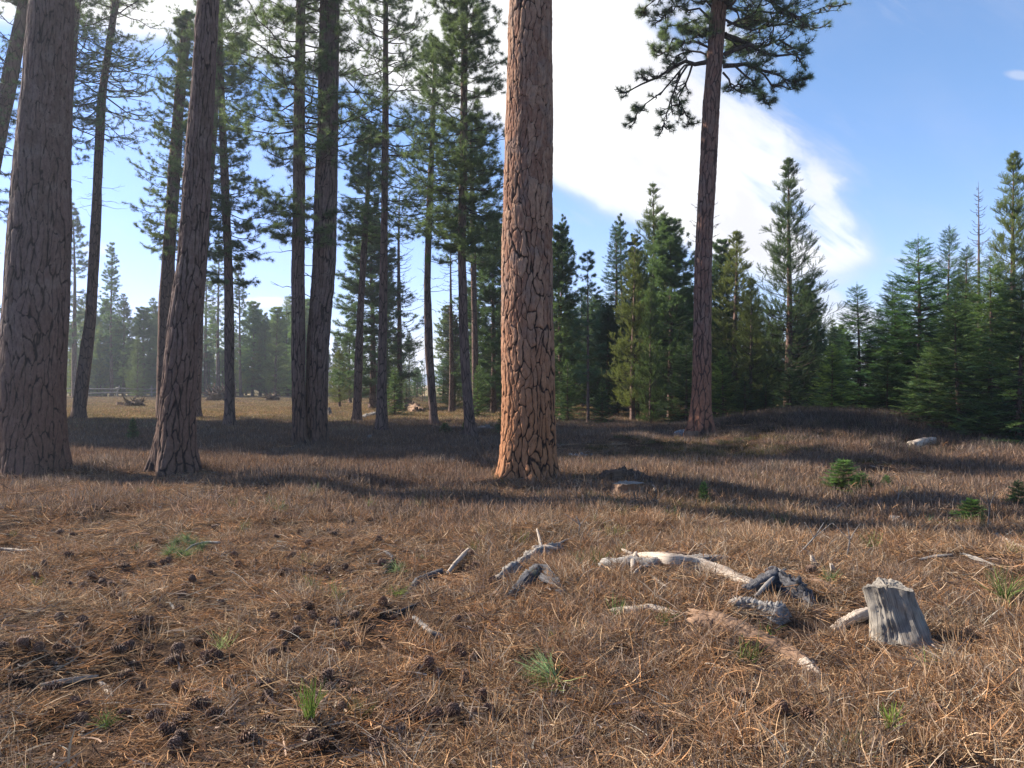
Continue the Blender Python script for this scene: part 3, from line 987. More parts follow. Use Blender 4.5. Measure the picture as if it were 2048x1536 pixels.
def variant_fir(H, Rm, seed, temps, dense=1.0, r0=.09, z0=.15):
    g_ = np.random.default_rng(seed)
    f = straight(H, r0, 0, seed)
    wood, leaf = MB(), MB()
    z = []
    zz_ = z0
    while zz_ < H - .12:
        t = zz_ / H
        k = int(g_.integers(5, 8))
        z += [zz_ + g_.uniform(-.09, .09) for _ in range(k)]
        zz_ += (.14 + .08 * (1 - t)) / dense
    z = np.array(z); nb_ = len(z); t = np.clip(z / H, 0, 1)
    az = np.arange(nb_) * 2.399 + g_.uniform(-.4, .4, nb_)
    L = Rm * ((1 - t) ** .85 * np.minimum(1, .75 + t * 2.5) + .03) * g_.uniform(.68, 1.15, nb_)
    el = -.12 + .75 * t ** 1.5
    d = unit(np.stack([np.cos(az), np.sin(az), el + g_.normal(0, .08, nb_)], -1))
    x, y, _ = f(z)
    P = bezier_like(np.stack([x, y, z], -1), d, L, np.clip(.30 - .35 * t, 0, 1), np.full(nb_, .10), 6, g_, .02)
    V, q = tubes(P, (.005 + .008 * L)[:, None] * np.linspace(1, .3, 6)[None], 4); wood.add(V, q)
    # sprays along each branch, flat in the branch plane
    sp0 = .15 / min(dense, 1.1)
    for j in range(nb_):
        n_ = max(3, int(L[j] / sp0 * 2))
        s = np.concatenate([g_.uniform(.12, 1, n_ - 1), [1.0]])
        ff = np.clip(s * 5, 0, 4.999); i = ff.astype(int); fr = (ff - i)[:, None]
        pos = P[j, i] * (1 - fr) + P[j, i + 1] * fr
        tdir = unit(P[j, i + 1] - P[j, i])
        side = unit(np.cross(tdir, [0, 0, 1.]))
        sg = np.where(np.arange(n_) % 2 == 0, 1, -1)[:, None]
        an = np.radians(g_.uniform(20, 60, n_))[:, None]; an[-1] = 0
        ax = tdir * np.cos(an) + side * sg * np.sin(an) + np.array([0, 0, 1.]) * g_.normal(.02, .16, n_)[:, None]
        sc = (.55 + .65 * np.minimum(1, (1 - s) * L[j] / .7 + .25)) * g_.uniform(.8, 1.15, n_)
        pick = int(g_.integers(0, len(temps)))
        tV, tF = temps[pick]
        # orient so that the flat side faces up: y axis of the spray close to world Z
        axn = unit(ax)
        yv = unit(np.array([0, 0, 1.]) - axn * axn[:, 2:3] + g_.normal(size=(n_, 3)) * .25)
        xv = np.cross(yv, axn)
        M = np.stack([xv, yv, axn], -1)
        Vv = np.einsum('bij,mj->bmi', M, tV) * sc[:, None, None] + pos[:, None, :]
        Fc = (tF[None] + (np.arange(n_) * len(tV))[:, None, None]).reshape(-1, 3)
        tin = (g_.uniform(-.35, .35) + g_.uniform(-.15, .45, (n_, 1)) + s[:, None] * .55) * np.ones((1, len(tV)))
        leaf.add(Vv.reshape(-1, 3), Fc, 0, tint=np.clip(tin, 0, 1).ravel())
    tp = np.array([[0, 0, 0.]] * 3); xx_, yy2, _ = f(np.array([H - .02, H - .12, H - .25]))
    tp = np.stack([xx_, yy2, [H - .05, H - .15, H - .3]], -1)
    put_needles(leaf, [brush(30, .22, .04, .012, 5)], tp, np.repeat([[0, 0, 1.]], 3, 0), np.full(3, 1.), g_)
    return dict(H=H, parts=[('trunk', simple_trunk(f, H, seed)), ('branches', wood.mesh('branches', M_TWIG)), ('crown', leaf.mesh('crown', M_FIR, False))])


def variant_larch(H, L, nb, seed, droop=.0):
    g_ = np.random.default_rng(seed)
    f = straight(H, .13, 0, seed)
    wood = MB()
    t = np.sort(g_.uniform(.12, .985, nb)); z = t * H
    x, y, _ = f(z)
    az = np.arange(nb) * 2.399 + g_.uniform(-.5, .5, nb)
    LL = L * ((1 - t) ** .7 + .08) * g_.uniform(.55, 1.15, nb)
    P = bezier_like(np.stack([x, y, z], -1), unit(np.stack([np.cos(az), np.sin(az), np.full(nb, .1 - droop)], -1)), LL, np.full(nb, .25), np.full(nb, .35), 7, g_, .03)
    V, q = tubes(P, np.full((nb, 1), .014) * np.linspace(1, .3, 7)[None], 4); wood.add(V, q)
    S, _ = branchlets(P, 7, .12, .3, .2, g_, up=.0, N=4)
    V, q = tubes(S, np.full((len(S), 1), .007) * np.linspace(1, .5, 4)[None], 3); wood.add(V, q)
    return dict(H=H, parts=[('trunk', simple_trunk(f, H, seed)), ('branches', wood.mesh('branches', M_TWIG))])


VAR = {
    'firA': variant_fir(7.0, 1.9, 201, T_FIR), 'firB': variant_fir(6.5, 1.6, 202, T_FIR, .95), 'firC': variant_fir(7.5, 2.5, 203, T_FIR, .95),
    'firS': variant_fir(2.2, .9, 204, T_FIR, 2.0, .03, .05),
    'firD': variant_fir(12, 1.9, 205, T_FIRS, .72, .14, .4),
    'lodA': variant_pine(11, 1.2, 1.65, 230, 'lodge', T_LODG, 211, 7, 5), 'lodB': variant_pine(10, .9, 1.35, 180, 'lodge', T_LODG, 212, 7, 5),
    'lodC': variant_pine(12, .35, 1.8, 220, 'lodge', T_LFAR, 213, 7, 5),
    'ponA': variant_pine(14, 4.0, 1.7, 110, 'pond', T_PFAR, 221, 6, 4, .18), 'ponB': variant_pine(15, 3.0, 1.5, 130, 'pond', T_PFAR, 222, 6, 4, .17),
    'ponC': variant_pine(8, 2.0, 1.1, 60, 'pond', T_POND, 223, 6, 4, .07, 6),
    'denA': variant_pine(11, .9, 2.1, 280, 'pond', T_PFAR, 224, 8, 5, .15, 20),
    'larA': variant_larch(11, 1.3, 120, 231), 'larB': variant_larch(12, 1.1, 130, 232, .3),
}
PARTCOUNT = {}
made = []


def stand(kind, px, Y, top_py, label, wide=1.0, tint=(1, 1, 1), bark=None, group='background conifers', name=None, rz=None, base_py=None, lean=0.0, cat=None, zoff=0.0):
    v = VAR[kind]
    X = (px - 1024) / F * Y
    z0 = ghf(X, Y) + zoff
    H = EYE + (768 - top_py) / F * Y - z0
    s = H / v['H']
    nm = name or {'fir': 'fir_tree', 'lod': 'pine_tree', 'pon': 'pine_tree', 'den': 'pine_tree', 'lar': 'bare_larch'}[kind[:3]]
    ct = cat or {'fir_tree': 'fir tree', 'pine_tree': 'pine tree', 'bare_larch': 'larch tree'}.get(nm, 'tree')
    e_ = empty(nm, (X, Y, z0), label, ct, group)
    e_.rotation_euler = (R(rnd.uniform(-1, 1)), lean + R(rnd.uniform(-1, 1)), rnd.uniform(0, 6.28) if rz is None else rz)
    e_.scale = (s * wide * rnd.uniform(.85, 1.15), s * wide * rnd.uniform(.85, 1.15), s)
    for pn, me in v['parts']:
        c = link(pn, me, e_)
        if pn == 'crown':
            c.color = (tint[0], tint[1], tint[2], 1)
        elif pn == 'trunk' and bark:
            c.color = (*bark, 1)
        else:
            c.color = (1, 1, 1, 1)
    return e_


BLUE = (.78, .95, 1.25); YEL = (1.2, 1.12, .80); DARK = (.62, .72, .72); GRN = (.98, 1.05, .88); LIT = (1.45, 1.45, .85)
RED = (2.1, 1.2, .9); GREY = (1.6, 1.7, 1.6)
RG = 'conifers at the right side of the clearing'
T = [
    # right wall of young firs
    ('firC', 2040, 17.2, 545, 'dark fir at the right edge whose skirt touches the ground', 1.25, GRN),
    ('lodA', 2024, 21, 312, 'tallest bushy pine at the right edge, standing above the firs', .85, (1.25, 1.25, 1.0)),
    ('larA', 1964, 27, 362, 'bare reddish larch poking out of the firs near the right edge', .62, DARK),
    ('firA', 1976, 19.5, 515, 'fir standing in front of the bare larch', 1.1, GRN),
    ('firB', 1925, 22, 497, 'narrow dark fir, right one of twin spires', .95, DARK),
    ('firB', 1889, 24, 460, 'bluish narrow fir, left one of twin spires', .85, BLUE),
    ('firC', 1915, 18.8, 600, 'broad dark green fir filling the gap below the twin spires', 1.25, GRN),
    ('firA', 1832, 23, 476, 'pointed fir with open sky to its left, tallest of the firs behind the mound log', 1.15, (.9, 1.15, 1.05)),
    ('firC', 1860, 20.0, 690, 'low spreading fir right behind the short pale log', 1.4, GRN),
    ('firB', 1790, 24, 600, 'small bushy fir left of the tall pointed fir', 1.3, (1.1, 1.2, .9)),
    ('firC', 1775, 21.5, 700, 'shaggy low fir behind the mound crest', 1.35, DARK),
    ('firB', 1756, 27, 620, 'thin small fir top beside the fir under the low white cloud', .9, BLUE),
    ('firA', 1717, 24.5, 570, 'silvery green fir under the low white cloud', 1.05, (1.0, 1.2, 1.1)),
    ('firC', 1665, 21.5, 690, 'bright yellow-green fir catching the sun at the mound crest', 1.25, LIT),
    ('firB', 1668, 28, 655, 'small grey-green fir spire right of the tall shaggy pine', 1.1, BLUE),
    ('lodA', 1573, 27, 325, 'tall shaggy pine standing clear against cloud, open upswept branches', 1.1, (.7, .82, .85)),
    ('denA', 1612, 30, 560, 'dense dark pine tucked against the right side of the tall shaggy pine', .85, DARK),
    ('firC', 1580, 23.5, 735, 'dark low fir at the foot of the tall shaggy pine', 1.2, DARK),
    ('lodB', 1545, 28, 622, 'small green pine left of the tall shaggy pine', 1.2, GRN),
    ('lodB', 1512, 31, 600, 'small olive pine between two taller pines', 1.3, YEL),
    ('lodA', 1472, 29, 466, 'yellow-green pine with a thin spiky top, right of the spreading-crown ponderosa', 1.25, YEL),
    ('lodA', 1500, 26, 560, 'olive pine branching low with a pale dead limb', 1.0, YEL),
    ('denA', 1440, 33, 480, 'dark pine directly behind the right side of the spreading-crown ponderosa', .8, DARK),
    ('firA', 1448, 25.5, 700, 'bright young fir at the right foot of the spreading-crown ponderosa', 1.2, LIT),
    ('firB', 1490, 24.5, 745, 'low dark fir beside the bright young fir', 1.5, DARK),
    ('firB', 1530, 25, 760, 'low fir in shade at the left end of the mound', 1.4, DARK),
    ('larA', 1406, 38, 355, 'bare larch with curled twigs seen on both sides of the spreading-crown ponderosa', 1.1, DARK),
    ('denA', 1342, 31, 438, 'broad dense green pine left of the spreading-crown ponderosa', .95, (.88, 1.0, .85)),
    ('lodB', 1308, 35, 374, 'spiky-topped pine rising above the dense green pine', 1.0, GRN),
    ('firA', 1372, 27, 690, 'dark fir at the left foot of the spreading-crown ponderosa', 1.2, DARK),
    ('lodC', 1300, 29, 560, 'dark green pine filling the middle of the right grove', .8, (.85, .98, .82)),
    ('lodB', 1266, 30, 474, 'slim yellow-green pine with pale trunk', 1.0, YEL),
    ('firD', 1233, 35, 450, 'blue-green spruce-like fir with a sharp tip', .95, BLUE),
    ('denA', 1215, 34, 610, 'dark pine behind the thin small pine', .9, DARK),
    ('ponC', 1176, 27.5, 503, 'thin small pine on a bare black stem right of the orange trunk', .8, BLUE),
    ('denA', 1122, 34, 452, 'dense green pine half hidden by the orange trunk on its right', .72, GRN),
    ('firA', 1205, 26, 760, 'dark green bushy fir beside the thin small pine', 1.1, DARK),
    ('firB', 1135, 29, 720, 'small fir right behind the orange trunk', 1.0, GRN),
    ('firA', 1095, 30, 690, 'fir mostly hidden behind the orange trunk', 1.1, DARK),
    # middle gap
    ('denA', 985, 38, 430, 'dense dark pine filling the gap left of the orange trunk', 1.0, DARK),
    ('larB', 903, 40, 470, 'dead mossy conifer with drooping bare branches', 1.2, DARK),
    ('firA', 955, 34, 730, 'small green fir at the feet of the dense pines', 1.0, GRN),
    ('firD', 1010, 44, 520, 'dark fir deep behind the orange trunk', 1.1, DARK),
    ('firB', 886, 58, 718, 'small blue-green fir in the gap by the bow-shaped pine', 1.4, BLUE),
    ('ponC', 845, 62, 722, 'small distant pine in the gap with sky behind', 1.0, BLUE),
    ('larA', 849, 75, 668, 'bare pole-like snag tip in the sky gap', .3, DARK),
    ('larA', 797, 46, 360, 'dead spiky larch with many bare upturned twigs, right of the tall airy pine', 1.1, DARK),
    ('denA', 745, 46, 420, 'dark dense pine behind the curved slim pine', 1.15, DARK),
    ('ponB', 775, 50, 520, 'dark pine behind the tall airy pine', 1.0, DARK),
    ('firA', 790, 35, 735, 'bright young fir at the foot of the dead spiky larch', 1.25, GRN),
    ('firB', 812, 52, 760, 'small fir behind the reddish leaning snag', 1.6, DARK),
    ('lodB', 680, 48, 688, 'light green young pine right of the touching pair', 1.3, YEL),
    ('lodA', 700, 58, 640, 'dark pine behind the light green young pine', 1.2, DARK),
    # left tree line beyond the fence
    ('ponA', 150, 78, 408, 'tall pine behind the slender leaning pine in the left tree line', 1.0, DARK),
    ('ponB', 222, 88, 488, 'narrow pine spire standing above the tree line beyond the fence', .85, (.85, 1, 1)),
    ('lodC', 248, 92, 590, 'dark pine right beside the narrow spire beyond the fence', 1.1, DARK),
    ('ponB', 482, 84, 513, 'open-crowned pine right of the straight pole pine', .85, (.9, 1, 1)),
    ('ponA', 436, 86, 470, 'thin pine left of the straight pole pine, far side of the meadow', .8, (.9, 1, 1)),
    ('ponA', 412, 92, 540, 'dark distant pine right of the leaning furrowed trunk', 1.1, DARK),
    ('lodC', 305, 96, 598, 'round-topped pine directly left of the dark straight pine', 1.2, GRN),
    ('lodB', 551, 84, 630, 'small pine spire left of the touching pair', 1.2, GRN),
    ('firD', 575, 88, 660, 'green fir hard against the touching pair on its left', 1.2, GRN),
    ('lodA', 520, 90, 680, 'yellow-green pine above the brush pile', 1.5, YEL),
    ('lodC', 180, 90, 600, 'olive pine behind the fence near the slender leaning pine', 1.2, YEL),
    ('lodC', 275, 84, 672, 'bushy green pine behind the middle fence post', 1.2, GRN),
    ('lodC', 360, 90, 650, 'bushy pine hidden mostly by the leaning furrowed trunk', 1.2, DARK),
]
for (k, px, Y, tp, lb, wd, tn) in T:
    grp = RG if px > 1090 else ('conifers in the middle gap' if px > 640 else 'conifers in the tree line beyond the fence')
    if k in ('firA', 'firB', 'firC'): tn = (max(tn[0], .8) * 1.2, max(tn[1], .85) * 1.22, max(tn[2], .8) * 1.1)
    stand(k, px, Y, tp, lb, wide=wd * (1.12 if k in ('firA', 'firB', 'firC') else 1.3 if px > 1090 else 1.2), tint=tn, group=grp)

# plain filler of each belt: far, small and alike
FILL = []
for (x0, x1, Y0, Y1, t0, t1, n_, lb, grp) in [
    (100, 620, 86, 108, 585, 705, 48, 'one of the many look-alike green conifers closing the far side of the left meadow', 'far conifers behind the left meadow'),
    (650, 840, 66, 95, 660, 735, 13, 'one of the look-alike small conifers far behind the slim pines', 'far conifers in the middle gap'),
    (890, 1090, 42, 70, 560, 720, 14, 'one of the look-alike dark conifers packed behind the orange trunk', 'dark conifers packed behind the orange trunk'),
    (1100, 1400, 36, 70, 540, 690, 26, 'one of the look-alike shaded conifers deep in the right grove', 'shaded conifers deep in the right grove'),
    (1420, 1700, 32, 55, 600, 720, 20, 'one of the look-alike conifers behind the mound', 'conifers hidden behind the mound'),
    (1720, 2120, 24, 38, 540, 680, 22, 'one of the look-alike firs packed behind the right wall of firs', 'firs packed at the back right'),
    (-260, 60, 60, 100, 560, 690, 12, 'one of the look-alike conifers seen past the massive left trunk', 'conifers past the massive left trunk'),
]:
    for i in range(n_):
        px = x0 + (x1 - x0) * (i + rnd.uniform(.1, .9)) / n_
        k = rnd.choice(['lodC', 'firD', 'lodC', 'denA'] if x0 < 1700 else ['firC', 'firD', 'firA'])
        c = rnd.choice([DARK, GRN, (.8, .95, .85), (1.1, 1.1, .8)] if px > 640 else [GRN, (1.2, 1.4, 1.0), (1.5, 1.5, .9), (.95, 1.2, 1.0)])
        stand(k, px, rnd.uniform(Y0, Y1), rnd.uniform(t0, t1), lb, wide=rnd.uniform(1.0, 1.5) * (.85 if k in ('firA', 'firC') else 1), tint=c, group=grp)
# bare trunks inside the right grove
for i, (px, Y, tp, col, lb) in enumerate([
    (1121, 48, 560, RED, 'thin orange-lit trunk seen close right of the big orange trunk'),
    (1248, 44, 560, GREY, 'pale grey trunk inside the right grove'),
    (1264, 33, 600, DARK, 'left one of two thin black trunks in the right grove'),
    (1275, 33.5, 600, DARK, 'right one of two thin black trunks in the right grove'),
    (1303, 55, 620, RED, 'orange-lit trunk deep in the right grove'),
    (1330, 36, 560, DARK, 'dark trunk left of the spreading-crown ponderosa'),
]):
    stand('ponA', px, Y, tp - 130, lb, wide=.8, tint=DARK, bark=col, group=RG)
# pines just outside the left edge: their shade lies across the middle of the clearing
for i, (X, Y, k, H) in enumerate([(.25 - .927 * d + .375 * o_, 11.5 + .375 * d + .927 * o_, 'denA', h_) for d, o_, h_ in [(31, 1.9, 20), (36, 2.6, 23), (32, 4.4, 22), (35, 6.4, 24), (30, 8.3, 21), (39, 4.6, 26), (38, 8.4, 24), (27.5, 5.6, 17), (34, 10.5, 24), (42, 6.8, 27)]]):
    stand(k, 1024 + X / Y * F, Y, 768 - (H - EYE) / Y * F, 'one of the look-alike pines standing outside the left edge of the view', wide=.5 if i < 2 else .8, group='pines outside the left edge', tint=DARK)



# ------------------------------------------------------------------ dead wood
def deadwood(mb, P, r, ns=24, N=60, rough=.10, grooves=9, seed=0, squash=1.0, jag=.5, mat_=0, capjag=True):
    """gnarled round piece of wood through points P (k,3) with radii r, ends closed and splintered"""
    g_ = np.random.default_rng(seed)
    P = np.asarray(P, float); r = np.asarray(r, float)
    seg = np.concatenate([[0], np.cumsum(np.linalg.norm(np.diff(P, axis=0), axis=1))])
    s = np.linspace(0, seg[-1], N)
    C = np.stack([np.interp(s, seg, P[:, i]) for i in range(3)], -1)
    for _ in range(3):
        C[1:-1] = (C[:-2] + C[1:-1] * 2 + C[2:]) / 4
    rr = np.interp(s, seg, r)
    Tn = unit(np.gradient(C, axis=0))
    ref = np.array([0, 0, 1.]) if abs(Tn[N // 2, 2]) < .8 else np.array([1., 0, 0])
    Uv = unit(np.cross(Tn, ref)); Vv = np.cross(Uv, Tn)
    a = np.arange(ns) / ns * 6.2832
    ph = g_.uniform(0, 6.28, 8)
    A = np.repeat(a[None], N, 0); S_ = np.repeat(s[:, None], ns, 1)
    gro = g_.uniform(-1, 1, ns); kn = fbm(A, S_ + .5, 4, 6., 3, g_); kn2 = fbm(A, S_ + .5, 7, 2.5, 2, g_)
    prof = 1 + rough * (.6 * np.sin(2 * A + S_ * 3 + ph[0]) + .5 * np.sin(3 * A - S_ * 5 + ph[1]) + .5 * np.sin(grooves * A + np.sin(S_ * 4 + ph[2])) + .35 * np.sin((grooves * 2 + 1) * A + ph[3])) + .5 * rough * np.sin(S_ * 23 + 3 * np.sin(A * 2 + ph[5])) * np.sin(A * 3 + ph[6]) + g_.normal(0, rough * .4, A.shape)
    prof = prof + rough * (.8 * gro[None] * (.6 + .4 * kn2) + 1.0 * kn)
    RR = rr[:, None] * np.maximum(prof, .25)
    endoff = g_.normal(0, 1, ns) * jag
    C2 = C[:, None, :] + RR[:, :, None] * (Uv[:, None, :] * np.cos(A)[:, :, None] + Vv[:, None, :] * np.sin(A)[:, :, None] * squash)
    C2[0] += -Tn[0] * (endoff * rr[0])[:, None]
    C2[-1] += Tn[-1] * (np.roll(endoff, 5) * rr[-1])[:, None]
    idx = np.arange(N * ns).reshape(N, ns)
    q = np.stack([idx[:-1], np.roll(idx, -1, 1)[:-1], np.roll(idx, -1, 1)[1:], idx[1:]], -1).reshape(-1, 4)
    V = np.concatenate([C2.reshape(-1, 3), [C[0] + Tn[0] * rr[0] * .3, C[-1] - Tn[-1] * rr[-1] * .3]])
    al = np.concatenate([S_.ravel(), [0, seg[-1]]]); ro = np.concatenate([(np.abs(A - math.pi) / math.pi).ravel(), [0., 0.]])
    mb.add(V, q, mat_, along=al, round=ro)
    b = mb.n - len(V)
    c0, c1 = len(V) - 2, len(V) - 1
    t0 = np.array([[c0, idx[0, (j + 1) % ns], idx[0, j]] for j in range(ns)]); t1 = np.array([[c1, idx[-1, j], idx[-1, (j + 1) % ns]] for j in range(ns)])
    mb.F[-1] = mb.F[-1]
    mb.V.append(np.zeros((0, 3))); mb.F.append(np.concatenate([t0, t1]) + b); mb.M.append(mat_)
    for k in mb.A: mb.A[k].append(np.zeros(0))
    return C


EXC = []


def gp(px, py, up=0.0):
    p = G(px, py); return p + np.array([0, 0, up])


def piece(name, label, cat, pts, r, material, seed, rough=.1, squash=1., group=None, jag=.5, ns=26, branches=(), bmat=None, grooves=9, N=70):
    """pts: (px, py, lift) along the ground; one thing with optional branch children"""
    pts = [(a, b, c_ * .42) for a, b, c_ in pts]; P = np.array([gp(*p) for p in pts]); EXC.extend((q[0], q[1] + dq, .10) for q in np.concatenate([P, (P[1:] + P[:-1]) / 2]) for dq in (0, -.12)); org = P[0].copy(); org[2] = ghf(org[0], org[1]); P[:, 2] -= .30 * float(np.mean(r))
    e_ = None
    mb = MB(); deadwood(mb, P - org, r, ns, N, rough, grooves, seed, squash, jag)
    o = mb.build(name, material, None, loc=org)
    tag(o, label, cat, group)
    for i, (bp, br, up) in enumerate(branches):
        b = MB(); deadwood(b, np.array([gp(p[0], p[1], p[2] * .5) for p in bp]) - org, br, 9, 24, .12, 5, seed + 5 + i, 1., .4)
        b.build('branch', bmat or material, o)
    return o


DW = 'dead wood scattered over the foreground'
piece('weathered_log', 'long bleached fallen branch lying across a grey split log', 'log', [(1252, 1118, .055), (1290, 1122, .10), (1340, 1128, .10), (1400, 1136, .085), (1450, 1152, .06), (1500, 1170, .04), (1535, 1180, .01)],
      [.022, .046, .05, .052, .052, .046, .032], M_WOOD_W, 301, .09, group=DW, jag=.8,
      branches=[([(1272, 1120, .10), (1266, 1130, .08), (1264, 1146, .03), (1263, 1160, .0)], [.018, .02, .014, .012], 0), ([(1264, 1118, .08), (1250, 1114, .10), (1244, 1112, .11)], [.014, .012, .006], 0),
                ([(1262, 1160, .0), (1272, 1150, .05), (1284, 1140, .07)], [.012, .013, .008], 0)])
piece('split_log', 'cracked grey split log half under the bleached branch', 'log', [(1214, 1134, .035), (1250, 1132, .05), (1300, 1130, .045), (1370, 1124, .05), (1420, 1120, .045), (1462, 1118, .03)],
      [.075, .075, .065, .06, .055, .03], M_WOOD_G, 302, .16, .8, group=DW, grooves=13, jag=.5, ns=30)
piece('bark_slab', 'rusty brown slab of bark behind the grey split log', 'bark', [(1300, 1106, .02), (1330, 1110, .035), (1360, 1110, .03), (1390, 1108, .01)], [.02, .04, .04, .02], M_WOOD_B, 303, .2, .5, group=DW)
piece('charred_root', 'black charred knotted root rising out of the needles beside the bleached branch', 'root', [(1490, 1182, .0), (1520, 1180, .05), (1550, 1174, .10), (1585, 1188, .10), (1610, 1205, .05), (1632, 1222, .0)],
      [.06, .07, .085, .10, .085, .05], M_WOOD_D, 304, .25, group=DW, grooves=7,
      branches=[([(1512, 1200, .05), (1535, 1188, .14), (1556, 1172, .19), (1572, 1166, .20)], [.012, .013, .010, .006], 0), ([(1585, 1188, .12), (1565, 1170, .18), (1545, 1160, .19), (1530, 1165, .17)], [.016, .018, .014, .008], 0)], bmat=M_WOOD_G)
piece('hollow_root', 'dark hollow root end with a pale rim, front of the charred root', 'root', [(1468, 1218, .05), (1490, 1216, .07), (1520, 1222, .06), (1552, 1232, .05), (1572, 1236, .0)],
      [.06, .05, .045, .07, .04], M_WOOD_G, 305, .25, group=DW)
piece('buried_log', 'reddish log sunk in needles slanting down to the right, below the charred root', 'log', [(1392, 1238, .02), (1430, 1250, .03), (1490, 1272, .02), (1560, 1302, .015), (1612, 1330, -.01)],
      [.075, .085, .08, .075, .065], M_WOOD_B, 306, .12, group=DW)
piece('bleached_chunk', 'short white chunk of wood lying right of the sunken log', 'wood', [(1592, 1316, .03), (1612, 1332, .04), (1640, 1356, .02)], [.045, .055, .03], M_WOOD_W, 307, .12, .7, group=DW, jag=.9)
piece('log_end', 'dark sawn butt end sticking out beside the white chunk', 'log', [(1632, 1362, .02), (1652, 1368, .03), (1664, 1372, .03)], [.04, .045, .04], M_WOOD_D, 308, .1, group=DW, jag=.1)
piece('pale_root', 'curved pale root leaning on the left side of the weathered stump', 'root', [(1664, 1262, .0), (1690, 1250, .05), (1716, 1240, .08), (1742, 1232, .10)], [.035, .04, .038, .03], M_WOOD_W, 309, .12, group=DW)
piece('long_root', 'thin brown root arching away right of the charred root', 'root', [(1600, 1160, .02), (1640, 1168, .04), (1672, 1186, .03), (1700, 1206, .0)], [.02, .022, .02, .012], M_WOOD_B, 310, .12, group=DW)
piece('half_buried_branch', 'pale branch half buried left of the sunken log', 'branch', [(1225, 1222, .01), (1262, 1222, .025), (1300, 1216, .03), (1345, 1228, .02), (1385, 1232, .0)], [.02, .028, .022, .022, .015], M_WOOD_W, 311, .14, group=DW)
piece('broken_stick', 'yellow broken stick just below the split log', 'stick', [(1300, 1150, .02), (1320, 1168, .02), (1336, 1176, .01)], [.008, .012, .006], M_WOOD_W, 312, .1, group=DW)
piece('rotten_root_pile', 'grey rotten root slanting down to the left near the middle foreground', 'root', [(992, 1166, .0), (1020, 1145, .03), (1050, 1128, .07), (1085, 1112, .10), (1120, 1100, .07)],
      [.04, .055, .07, .07, .04], M_WOOD_G, 313, .25, group=DW, grooves=6,
      branches=[([(1066, 1112, .14), (1082, 1112, .15), (1100, 1112, .14), (1116, 1110, .10)], [.018, .024, .022, .012], 0), ([(1082, 1108, .14), (1078, 1092, .17), (1074, 1080, .20)], [.012, .012, .008], 0),
                ([(1105, 1105, .1), (1130, 1090, .08), (1166, 1074, .06)], [.012, .010, .006], 0)], bmat=M_WOOD_W)
piece('dark_root', 'black rotten root under the grey one near the middle foreground', 'root', [(1012, 1196, .0), (1045, 1172, .05), (1080, 1150, .07), (1112, 1168, .03), (1128, 1190, .0)], [.03, .05, .06, .04, .02], M_WOOD_D, 314, .25, group=DW)
piece('forked_branch', 'forked dark branch with one pale stripped arm pointing up right', 'branch', [(806, 1200, .0), (820, 1186, .03), (836, 1166, .05), (860, 1156, .06), (884, 1146, .06)], [.016, .026, .034, .03, .02], M_WOOD_D, 315, .14, group=DW,
      branches=[([(896, 1150, .04), (910, 1136, .07), (926, 1122, .10), (938, 1112, .12)], [.013, .02, .022, .015], 0)], bmat=M_WOOD_W)
piece('twisted_stick', 'twisted grey stick left of the forked branch', 'stick', [(746, 1100, .02), (770, 1104, .03), (786, 1116, .03), (780, 1134, .02), (768, 1148, .0)], [.008, .014, .014, .012, .008], M_WOOD_D, 316, .14, group=DW)
piece('short_grey_branch', 'short smooth grey branch with a broken pale end, below the forked branch', 'branch', [(828, 1238, .02), (842, 1250, .03), (862, 1266, .025), (884, 1274, .02)], [.018, .019, .017, .014], M_WOOD_G, 317, .1, group=DW)
piece('thin_twig', 'thin wavy twig running between the cones, left of the short grey branch', 'twig', [(756, 1224, .01), (790, 1228, .015), (812, 1218, .02), (840, 1206, .01)], [.005, .008, .008, .004], M_WOOD_D, 318, .1, group=DW)
piece('needle_covered_twig', 'brown twig bending down among cones, lower middle', 'twig', [(760, 1282, .02), (772, 1300, .02), (800, 1312, .015), (838, 1322, .01)], [.008, .010, .009, .005], M_WOOD_B, 319, .1, group=DW)
piece('peeled_stick', 'peeled yellowish stick lying level in the lower left', 'stick', [(82, 1372, .015), (120, 1366, .02), (160, 1360, .02), (196, 1354, .015)], [.008, .013, .014, .009], M_WOOD_W, 320, .1, group=DW)
piece('bark_chip', 'short pale pointed chunk of wood beside the peeled stick', 'wood', [(198, 1366, .02), (212, 1378, .02), (226, 1392, .01)], [.014, .02, .008], M_WOOD_W, 321, .1, .6, group=DW)
piece('grey_twig', 'small grey twig among cones in the left foreground', 'twig', [(340, 1206, .01), (348, 1218, .015), (358, 1228, .01)], [.006, .009, .005], M_WOOD_G, 322, group=DW)
piece('bleached_stick', 'white stick on the litter at the left edge', 'stick', [(0, 1098, .02), (40, 1102, .02), (95, 1100, .02)], [.012, .013, .01], M_WOOD_W, 323, group=DW)
piece('bleached_root', 'long bleached root lying at the right edge', 'root', [(1990, 1072, .04), (2020, 1090, .05), (2060, 1112, .05), (2110, 1130, .03)], [.03, .035, .04, .04], M_WOOD_W, 324, group=DW)
piece('grey_branch', 'level grey branch in the dry stems at the right, nearer the stump', 'branch', [(1840, 1120, .02), (1870, 1116, .04), (1905, 1112, .03)], [.010, .014, .008], M_WOOD_G, 325, group=DW)
piece('fallen_branch', 'grey branch in dry stems close to the right edge', 'branch', [(1925, 1108, .02), (1950, 1120, .04), (1990, 1132, .02)], [.012, .018, .01], M_WOOD_G, 326, group=DW)
